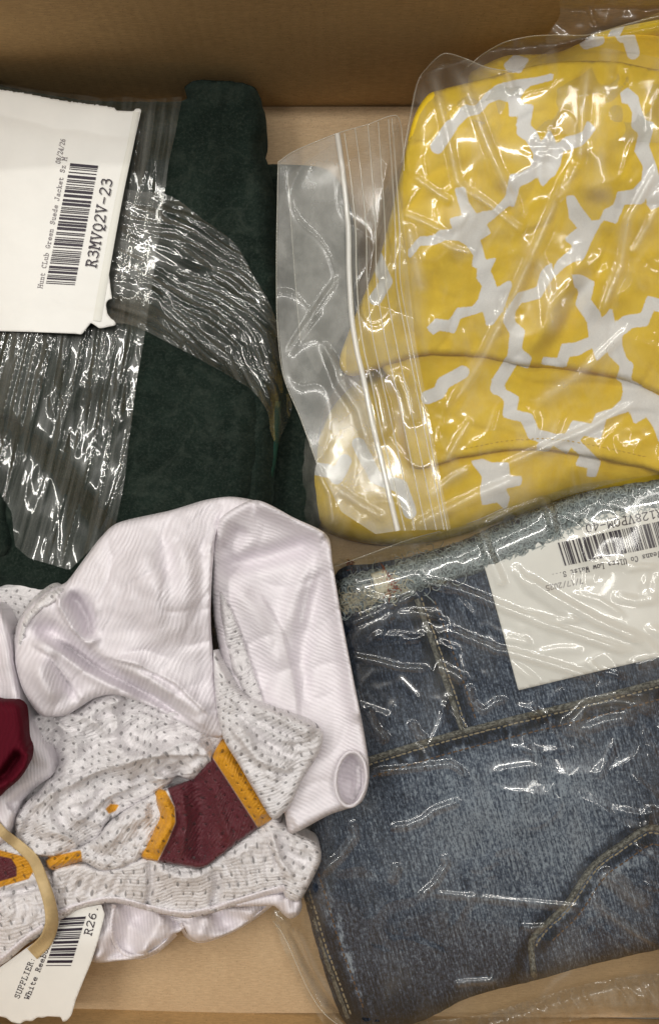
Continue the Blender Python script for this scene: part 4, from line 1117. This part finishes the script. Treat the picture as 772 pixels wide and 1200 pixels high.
# lower body with hem
def z_low(u, v, d):
    z = 104 + 3 * fbm(u / 30, v / 30, 99) - 18 * ss(v, 1020, 1075)
    for k, x in enumerate((78, 91, 105, 119, 132, 146)):
        z = z - jfold(u, v, [(x - 4, 1052), (x + 2, 1036), (x + 10, 1022)], 3.5, 2.6, .2)
    z = z - jfold(u, v, [(176, 1008), (177, 1040), (172, 1068)], 4, 6, .1) - jfold(u, v, [(252, 1016), (256, 1040), (248, 1066)], 6, 8, .15)
    z = z + jfold(u, v, [(180, 1018), (215, 1030), (245, 1024)], 8, 5) + jfold(u, v, [(262, 1010), (300, 990), (320, 970)], 10, 5)
    for k in range(6):
        z = z - jfold(u, v, [(262 + k * 11, 1008 - k * 6), (268 + k * 11, 1026 - k * 4), (270 + k * 11, 1044 - k * 3)], 2.5, 2.2, .2)
    return z
lowb = patch('lower_body', [(62, 1022), (96, 1012), (122, 1020), (150, 1012), (168, 1004), (186, 1008), (222, 1014), (237, 1016), (262, 998), (303, 968), (322, 960), (332, 996), (346, 1030), (340, 1044), (312, 1050), (262, 1066), (220, 1076), (176, 1068), (132, 1058), (92, 1066), (64, 1080)],
      z_low, M['mesh2'], jersey, attrs=PLAIN, rnd=(6, 8), skirt=18, step=2.0, uvf=rot_uv(-12))
# right knob
patch('mesh_knob', [(318, 956), (330, 962), (345, 974), (372, 988), (376, 1008), (362, 1038), (350, 1056), (334, 1052), (328, 1020), (312, 990), (306, 972)],
      lambda u, v, d: 112 + jfold(u, v, [(325, 970), (335, 1000), (356, 1010), (368, 996)], 6, -6) + jfold(u, v, [(318, 975), (328, 1010), (345, 1030)], 5, 5) + 2.5 * noise(u / 8, v / 8, 101),
      M['mesh'], jersey, attrs=PLAIN, rnd=(10, 14), skirt=30, step=2.0, uvf=rot_uv(25))
patch('hem_tip', [(326, 1046), (350, 1052), (354, 1062), (350, 1072), (340, 1077), (330, 1070), (322, 1062), (300, 1062), (272, 1062), (290, 1052)],
      lambda u, v, d: 88 + jfold(u, v, [(334, 1050), (340, 1074)], 9, 9) + jfold(u, v, [(352, 1050), (346, 1076)], 6, 5), M['satin3'], jersey, rnd=(6, 9), skirt=24, step=2.0)
# frilled hem underside
def frill(poly, seed, a0):
    cx, cy = np.mean(np.array(poly), 0)
    def z(u, v, d):
        return 62 + 13 * np.sin((u * math.cos(a0) + v * math.sin(a0)) / 9 + seed + 1.5 * noise(u / 40, v / 40, seed)) * ss(d, 0, 10) + 4 * noise(u / 14, v / 14, seed) - 10 * ss(1100 - v, 0, 40)
    patch('hem_frill', poly, z, M['satin3'], jersey, rnd=(6, 8), skirt=14, step=2.0)
frill([(100, 1066), (130, 1054), (180, 1064), (226, 1072), (214, 1090), (203, 1096), (196, 1108), (180, 1118), (162, 1124), (140, 1126), (110, 1128), (98, 1110)], 3, .3)
frill([(196, 1076), (230, 1070), (280, 1060), (300, 1056), (318, 1060), (300, 1076), (272, 1092), (248, 1102), (232, 1104), (222, 1098), (214, 1084)], 5, -.4)
ZF = blur(ZM, 3, 1)
sweep('hem_edge', [(134, 1060), (131, 1080), (133, 1098), (140, 1112), (152, 1120), (168, 1121), (184, 1114), (198, 1102), (206, 1094)], 6, 3.5, lambda u, v: samp(ZF, u, v), M['satin3'], jersey, step=2)
sweep('hem_edge', [(212, 1082), (218, 1096), (232, 1103), (250, 1100), (276, 1089), (300, 1074), (318, 1060)], 4, 3, lambda u, v: samp(ZF, u, v), M['satin3'], jersey, step=2)
sweep('hem_seam', [(64, 1072), (92, 1062), (132, 1054), (176, 1064), (220, 1071), (262, 1061), (312, 1046), (334, 1040)], 7, 2.2, lambda u, v: samp(ZF, u, v), M['satin3'], lowb, step=2, rope=.5)
# left sleeve and maroon cuff
patch('left_sleeve', [(-70, 715), (-10, 705), (8, 726), (16, 760), (26, 806), (34, 836), (50, 862), (62, 888), (62, 908), (46, 920), (24, 942), (12, 975), (0, 990), (-70, 1000)],
      lambda u, v, d: 128 + 3 * fbm(u / 50, v / 50, 103) + jfold(u, v, [(4, 740), (14, 800), (30, 860), (50, 900)], 10, 6) - jfold(u, v, [(10, 948), (30, 930), (54, 918)], 6, 6, .1), M['satin3'], jersey, rnd=(9, 14), skirt=30, step=2.0)
def z_cuff(u, v, d):
    return 166 + 4 * ss(d, 0, 14) - jfold(u, v, [(-20, 922), (6, 908), (22, 886), (28, 882)], 6, 16, .12) + jfold(u, v, [(34, 880), (30, 900), (12, 920)], 6, 6, .1)
cuff = patch('cuff', [(-70, 815), (0, 820), (18, 821), (27, 828), (30, 845), (32, 868), (36, 880), (34, 896), (24, 912), (8, 926), (-6, 936), (-70, 950)], z_cuff, M['cuff'], jersey, rnd=(10, 12), skirt=18, step=2.0, uvf=rot_uv(8))
cuff['label'] = 'maroon ribbed cuff of the jersey sleeve'
# lower left, outside the band
s2 = poly_sd([(-60, 1003), (0, 1003), (14, 1006), (20, 1016), (20, 1027), (0, 1033), (-60, 1042)])
s3 = poly_sd([(-60, 990), (0, 996), (30, 1004), (42, 1018), (34, 1030), (0, 1040), (-60, 1050)])
patch('side_mesh', [(-70, 985), (0, 982), (20, 990), (45, 1008), (58, 1022), (64, 1050), (66, 1080), (52, 1094), (30, 1108), (0, 1132), (-70, 1160)],
      lambda u, v, d: 110 + 4 * fbm(u / 35, v / 35, 105) - jfold(u, v, [(-40, 1052), (0, 1048), (30, 1044), (60, 1032)], 5, 8, .05) - 16 * ss(v, 1060, 1140) - sum(jfold(u, v, [(x, 1050 + x * .2), (x + 4, 1066), (x - 2, 1084)], 3, 2.2) for x in (4, 17, 30, 43)),
      M['mesh2'], jersey, attrs={'maroon': s2, 'gold': s3}, rnd=(9, 13), skirt=30, step=2.0, uvf=rot_uv(-20))
ZF = blur(ZM, 3, 1)
sweep('hem_seam', [(-60, 1152), (0, 1126), (30, 1102), (52, 1086)], 8, 2.5, lambda u, v: samp(ZF, u, v), M['satin3'], jersey, step=2, rope=.5)

# ------------------------------------------------------------------ label on the jersey
lab3 = thing('paper_label', 'white paper label with SUPPLIER text tucked under the rubber band of the jersey', 'label', 60, 1140, 60, 'paper barcode labels')
def zl3(u, v, d=None):
    u = np.asarray(u, float); v = np.asarray(v, float)
    return 74 + (1190 - v) * .10 - 8 * ss(v, 1110, 1060) + 1.5 * np.sin(u / 25)
tear = [(84, 1190), (79, 1196), (74, 1198), (72, 1192), (56, 1191), (50, 1193), (44, 1192), (38, 1197), (30, 1196), (24, 1200), (14, 1198), (8, 1193), (0, 1191), (-60, 1186)]
lab3_paper = sheet('paper', [(123, 1072), (116, 1100), (107, 1128), (97, 1152), (89, 1172)] + tear + [(-60, 1160), (0, 1134), (30, 1112), (56, 1094), (70, 1074), (98, 1064), (119, 1060)], zl3, M['paper'], lab3, step=2.0)
lettering('text_line', "R26.", (107, 1097), (116, 1061), 8.5, 1, zl3, M['ink'], lab3_paper, .13)
lettering('text_line', "SUPPLIER: R", (22.5, 1171), (46, 1112), 6.0, 1, zl3, M['ink'], lab3_paper, .12)
lettering('text_line', "White Reebok W", (34, 1172), (63.5, 1097), 5.6, 1, zl3, M['ink'], lab3_paper, .14)
barcode('barcode', [(54, 1132), (83.5, 1132), (72, 1076), (101, 1074)], 14, zl3, M['ink'], lab3_paper)

# ------------------------------------------------------------------ rubber band
ZR = blur(dilate(ZM, 3), 5)
band = sweep('rubber_band', [(-8, 962), (4, 976), (24, 992), (40, 1008), (51, 1034), (59, 1060), (61, 1082), (54, 1102), (38, 1118)], (11, 17), 1.3, lambda u, v: samp(ZR, u, v) + 1.5, M['rubber'], None, step=2, prof=13, sq=9)
tag(band, 'wide tan rubber band stretched round the white jersey', 'rubber band')

end()
# ------------------------------------------------------------------ zip bag
zipbag = thing('zip_bag', 'clear plastic zip bag with white zip track holding the yellow cloth', 'plastic bag', 560, 340)
mask = np.zeros_like(ZM)
ZY = blur(dilate(ZM_CLOTH, 21), 21)
CRE = [  # creases of the film: points, width, height
 ([(520,64),(508,90),(522,150),(536,215),(560,240)], 7, 7), ([(520,64),(545,100),(575,180),(612,262)], 8, 6), ([(672,190),(655,228),(628,290),(603,345),(566,420),(520,492)], 9, 9),
 ([(676,190),(664,225),(650,236)], 6, 6), ([(772,192),(736,258),(727,312),(702,374)], 7, 6), ([(772,240),(745,290),(737,300)], 6, 4), ([(746,470),(690,502),(622,532),(578,552)], 7, 6),
 ([(545,222),(572,240),(606,268),(614,272)], 6, 6), ([(482,205),(505,222),(530,238)], 5, 5), ([(470,250),(500,262),(524,275)], 5, 5), ([(508,280),(530,292),(556,298)], 5, 5),
 ([(376,395),(392,430),(398,448),(420,480),(436,540)], 7, 7), ([(366,540),(386,580),(390,610),(384,620)], 5, 6), ([(388,568),(420,590),(452,610)], 6, 5), ([(330,425),(352,392),(372,362),(400,320)], 5, 4),
 ([(338,210),(352,220),(366,226),(384,205)], 6, 4), ([(553,548),(530,560),(500,585)], 6, 5), ([(552,490),(540,510),(520,545)], 5, 5), ([(480,620),(520,600),(560,580),(610,560)], 9, 7),
 ([(432,430),(446,470),(452,500),(440,520)], 8, 7), ([(465,430),(478,460),(488,500)], 9, 7), ([(478,260),(484,300),(496,350)], 8, 5), ([(600,110),(590,70),(610,50)], 7, 7), ([(620,480),(680,440),(740,380)], 8, 3),
 ([(690,70),(684,120),(678,200)], 7, 5), ([(612,272),(640,330),(650,400)], 12, 3), ([(520,64),(560,72),(585,82),(600,78)], 6, 4),
]
def haze_of(cr):
    def f(u, v):
        h = np.zeros(u.shape)
        for p, w, hh in cr:
            d, _, _, t, _ = pdist(p, u, v)
            h = np.maximum(h, np.exp(-(d / (w * .9)) ** 2) * taper(t, .2))
        return h
    return f
def film_z(u, v):
    z = samp(ZY, u, v) + 4
    for p, w, h in CRE:
        z = z + fold(u, v, p, w * 1.1, h * .8, .12, True)
    k = ss(noise(u / 70, v / 70, 115), .15, .5)
    z = z + 1.6 * ridged((u + v * .5) / 75 + .3 * noise(u / 50, v / 50, 5), (v - u * .5) / 200, 111, 6) + 1.2 * noise(u / 12, v / 12, 118) * k
    return z + 1.0 * noise(u / 90, v / 90, 117)
zip_poly = [(384, 660), (354, 625), (338, 560), (330, 500), (334, 470), (345, 440), (380, 330), (430, 250), (466, 200), (474, 172), (480, 140), (488, 100), (500, 80), (520, 62), (545, 68), (570, 78), (600, 84), (625, 68), (650, 58), (690, 54), (740, 62), (790, 70), (850, 74),
            (850, 545), (772, 556), (720, 566), (650, 586), (600, 610), (560, 624), (520, 632), (470, 652), (420, 664)]
patch('bag_film', zip_poly, lambda u, v, d: film_z(u, v) - 30 * ss(10 - d, 0, 10) * ss(v, 560, 620), M['zipfilm'], zipbag, step=2.0, wallfix=True, put=False, gap=19, attrs={'haze': haze_of(CRE)})
patch('back_film', [(488, 120), (498, 92), (520, 75), (548, 76), (565, 64), (590, 50), (620, 42), (655, 40), (690, 40), (740, 26), (850, 2), (850, 160), (600, 150)],
      lambda u, v, d: samp(ZY, u, v) - 4 + 2 * noise(u / 30, v / 40, 121) + fold(u, v, [(593, 47), (585, 75)], 6, 7, .1, True) + fold(u, v, [(625, 42), (636, 60)], 5, 6, .1, True) + fold(u, v, [(600, 46), (650, 41), (700, 41), (760, 28)], 4, 5, .05, True), M['zipfilm'], zipbag, step=2.5, wallfix=True, put=False, gap=9)
patch('corner_film', [(640, 50), (655, 20), (672, -20), (850, -20), (850, 20), (772, 26), (700, 42)], lambda u, v, d: 200 + 3 * noise(u / 20, v / 20, 5) + fold(u, v, [(684, -10), (697, 30)], 5, 6, .1, True), M['cornerfilm'], zipbag, step=3, wallfix=True, put=False)
def flap_z(u, v, d=None):
    u = np.asarray(u, float); v = np.asarray(v, float)
    base = 114 + .05 * (v - 200) + 8 * ss(u, 330, 470)
    z = np.maximum(base, samp(ZY, u, v) + 9)
    z = z + 1.6 * noise(u / 60, v / 100, 131) + 1.2 * ridged(u / 60, v / 90, 133, 5)
    for p, w, h in CRE[11:15] + CRE[19:22]:
        z = z + fold(u, v, p, w * 1.5, h * .6, .25, True)
    return z
patch('mouth_flap', [(326, 190), (345, 177), (360, 170), (393, 157), (400, 200), (407, 245), (409, 318), (415, 396), (437, 499), (455, 572), (466, 622), (440, 626), (400, 600), (372, 545), (352, 490), (332, 440), (325, 380), (324, 300)], flap_z, M['zipflap'], zipbag, step=2.0, closed_smooth=False, put=False)
patch('mouth_flap', [(338, 205), (393, 166), (402, 245), (404, 318), (408, 380), (372, 440), (352, 400), (346, 330)], lambda u, v, d: flap_z(u, v) - 8, M['zipflap2'], zipbag, step=3.0, closed_smooth=False, put=False)
patch('zip_panel', [(393, 157), (430, 146), (465, 136), (472, 172), (472, 245), (478, 320), (486, 396), (505, 499), (518, 572), (528, 620), (466, 622), (455, 572), (437, 499), (415, 396), (409, 318), (407, 245), (400, 200)], lambda u, v, d: flap_z(u, v) + .5, M['zipfilm'], zipbag, step=2.0, closed_smooth=False, put=False)
ZT = [(395, 156), (402, 205), (408, 266), (409, 318), (412, 370), (418, 410), (425, 440), (437, 499), (447, 540), (456, 580), (466, 622)]
sweep('zip_track', ZT, 6.5, 3, flap_z, M['zipwhite'], zipbag, lift=1.2, step=2.5)
sweep('zip_ridge', [(a + 8.5, b) for a, b in ZT], 2.2, 1.6, flap_z, M['zipridge'], zipbag, lift=1.2, step=2.5, prof=5)
for k, (x0, x1, x2, x3) in enumerate(((416, 429, 437, 486), (431, 440, 451, 499), (443, 451, 463, 511), (455, 463, 476, 520), (459, 468, 481, 524))):
    y0 = np.interp(x0, [393, 465], [156, 137])
    P = [(x0, y0), ((x0 + x1) / 2, 200), (x1, 270), (x1 + 1, 330), (x2, 396), (x2 + (x3 - x2) * .42, 490), (x3, 621)]
    sweep('zip_ridge', P, 1.8, 1.5, flap_z, M['zipridge'], zipbag, lift=1.2, step=2.5, prof=5)

# ------------------------------------------------------------------ clear bag round the jeans
bag = thing('poly_bag', 'clear crinkled plastic bag round the folded blue jeans', 'plastic bag', 590, 880)
ZQ = blur(dilate(ZM_JEANS, 21), 24)
CRJ = [
 ([(403,734),(445,716),(489,696)], 6, 5), ([(489,682),(525,687),(556,698),(580,708),(615,722),(675,744),(727,761),(745,762)], 7, 6.5), ([(517,734),(546,747),(580,761),(606,767),(650,780),(686,792),(701,803)], 7, 6.5),
 ([(404,768),(440,775),(470,783),(506,784)], 5, 4.5), ([(549,800),(551,822),(566,834),(581,822),(596,820)], 5, 5), ([(434,905),(478,901),(527,895),(538,902),(549,912)], 5, 5),
 ([(454,970),(477,968),(495,961),(508,950),(542,938)], 6, 5), ([(374,1024),(397,1006),(416,980),(412,960)], 6, 6), ([(459,1035),(464,1020),(467,1012)], 6, 7), ([(518,1000),(524,1012),(510,1035),(495,1048),(494,1055)], 5, 5),
 ([(655,857),(672,845),(688,828),(720,822),(752,826),(772,836)], 10, 8), ([(655,857),(690,853),(720,843),(746,843)], 8, 6), ([(608,672),(650,700),(700,728),(756,752)], 8, 6), ([(600,660),(620,690),(680,730)], 7, 4),
 ([(560,612),(600,590),(632,580),(644,600),(650,630)], 7, 7), ([(560,612),(572,650),(590,690)], 8, 6), ([(530,1154),(548,1151),(582,1149)], 5, 5), ([(694,1042),(697,1056),(706,1066),(740,1090),(772,1108)], 5, 6),
 ([(700,1020),(725,1036),(740,1050),(760,1062)], 10, 8), ([(632,1175),(650,1152),(672,1138)], 5, 5), ([(400,830),(415,850),(420,880)], 7, 7), ([(430,830),(440,855),(455,870)], 7, 7), ([(480,845),(490,862),(500,868)], 6, 6),
 ([(510,780),(530,790),(545,800)], 9, 5), ([(335,1095),(355,1140),(385,1190)], 6, 5), ([(345,1085),(370,1140),(395,1180)], 5, 4), ([(500,1046),(600,1056),(690,1064)], 5, 2.5), ([(740,780),(772,772),(800,770)], 8, 5), ([(470,640),(540,620),(600,590)], 6, 3),
 ([(610,1085),(620,1088),(640,1086)], 5, 4), ([(400,760),(420,740),(460,720),(520,720)], 8, 3),
]
rc = random.Random(21)
FINE = []
for _ in range(46):
    x = rc.uniform(400, 780); y = rc.choice([rc.uniform(640, 860), rc.uniform(640, 860), rc.uniform(860, 1110)])
    a = rc.gauss(.38, .35) + (math.pi / 2 if rc.random() < .2 else 0); L = rc.uniform(30, 95)
    b = a + rc.uniform(-.35, .35)
    FINE.append(([(x, y), (x + L * .5 * math.cos(a), y + L * .5 * math.sin(a)), (x + L * .5 * (math.cos(a) + math.cos(b)), y + L * .5 * (math.sin(a) + math.sin(b)))], rc.uniform(5, 9), rc.uniform(1.2, 2.8)))
def bag_z(u, v, d):
    z = samp(ZQ, u, v) + 2
    for p, w, h in CRJ:
        z = z + fold(u, v, p, w * 1.15, h * .85, .12, True)
    for p, w, h in FINE:
        z = z + fold(u, v, p, w, h, .25, True)
    z = z + 2.6 * ridged(u / 90 + .3 * noise(u / 60, v / 60, 7), v / 60, 141, 3) * ss(noise(u / 110, v / 110, 143), -.1, .5) + .8 * noise(u / 90, v / 90, 145)
    return z + .8 * noise(u / 11, v / 11, 147) * ss(noise(u / 60, v / 60, 149), .2, .5)
patch('bag_film', [(320, 1079), (334, 1100), (359, 1156), (378, 1186), (400, 1204), (440, 1218), (500, 1216), (560, 1210), (620, 1196), (700, 1180), (850, 1170), (850, 524), (772, 541), (700, 556), (650, 568), (632, 578), (600, 590), (560, 608), (520, 620), (480, 631), (430, 650), (390, 664),
                   (376, 740), (366, 860), (350, 960), (332, 1040)], bag_z, M['bag'], bag, step=2.0, put=False, attrs={'haze': haze_of(CRJ)})
patch('back_film', [(318, 1072), (338, 1076), (372, 1150), (402, 1190), (440, 1200), (560, 1190), (620, 1172), (700, 1150), (772, 1140), (850, 1135), (850, 1185), (700, 1192), (560, 1216), (430, 1222), (380, 1200), (345, 1140)],
      lambda u, v, d: 14 + 8 * ridged((u * .8 - v * .5) / 18, (v + u) / 120, 151, 3) + 14 * ss(d, 0, 14), M['footfilm'], bag, step=2.5, put=False)

ZE = lambda u, v: film_z(u, v)
def edge(parent, pts, zf, w=1.6):
    sweep('bag_edge', pts, w, 1.2, lambda u, v: over_wall(v, zf(u, v), 21), M['zipridge'], parent, lift=.8, step=2.5, prof=5)
edge(zipbag, [(470, 190), (476, 160), (488, 100), (500, 80), (520, 63), (545, 69), (570, 79), (600, 84)], film_z)
edge(zipbag, [(548, 78), (565, 64), (590, 50), (620, 43), (655, 41), (690, 41), (740, 27), (800, 12)], lambda u, v: film_z(u, v) - 6, 1.4)
edge(zipbag, [(326, 190), (345, 177), (393, 157), (430, 146), (465, 136), (472, 172), (473, 200)], flap_z, 1.4)
edge(zipbag, [(326, 190), (324, 300), (325, 380), (332, 440), (352, 490), (372, 545)], flap_z, 1.2)
edge(zipbag, [(337, 206), (341, 260), (346, 330), (352, 400)], lambda u, v: flap_z(u, v) - 2, 1.2)
bz = lambda u, v: bag_z(u, v, None)
edge(bag, [(392, 664), (430, 650), (480, 632), (520, 621), (560, 609), (600, 591), (632, 579), (700, 557), (772, 542), (845, 526)], bz, 1.1)
edge(bag, [(320, 1079), (334, 1100), (359, 1156), (378, 1186), (400, 1204)], bz, 1.3)
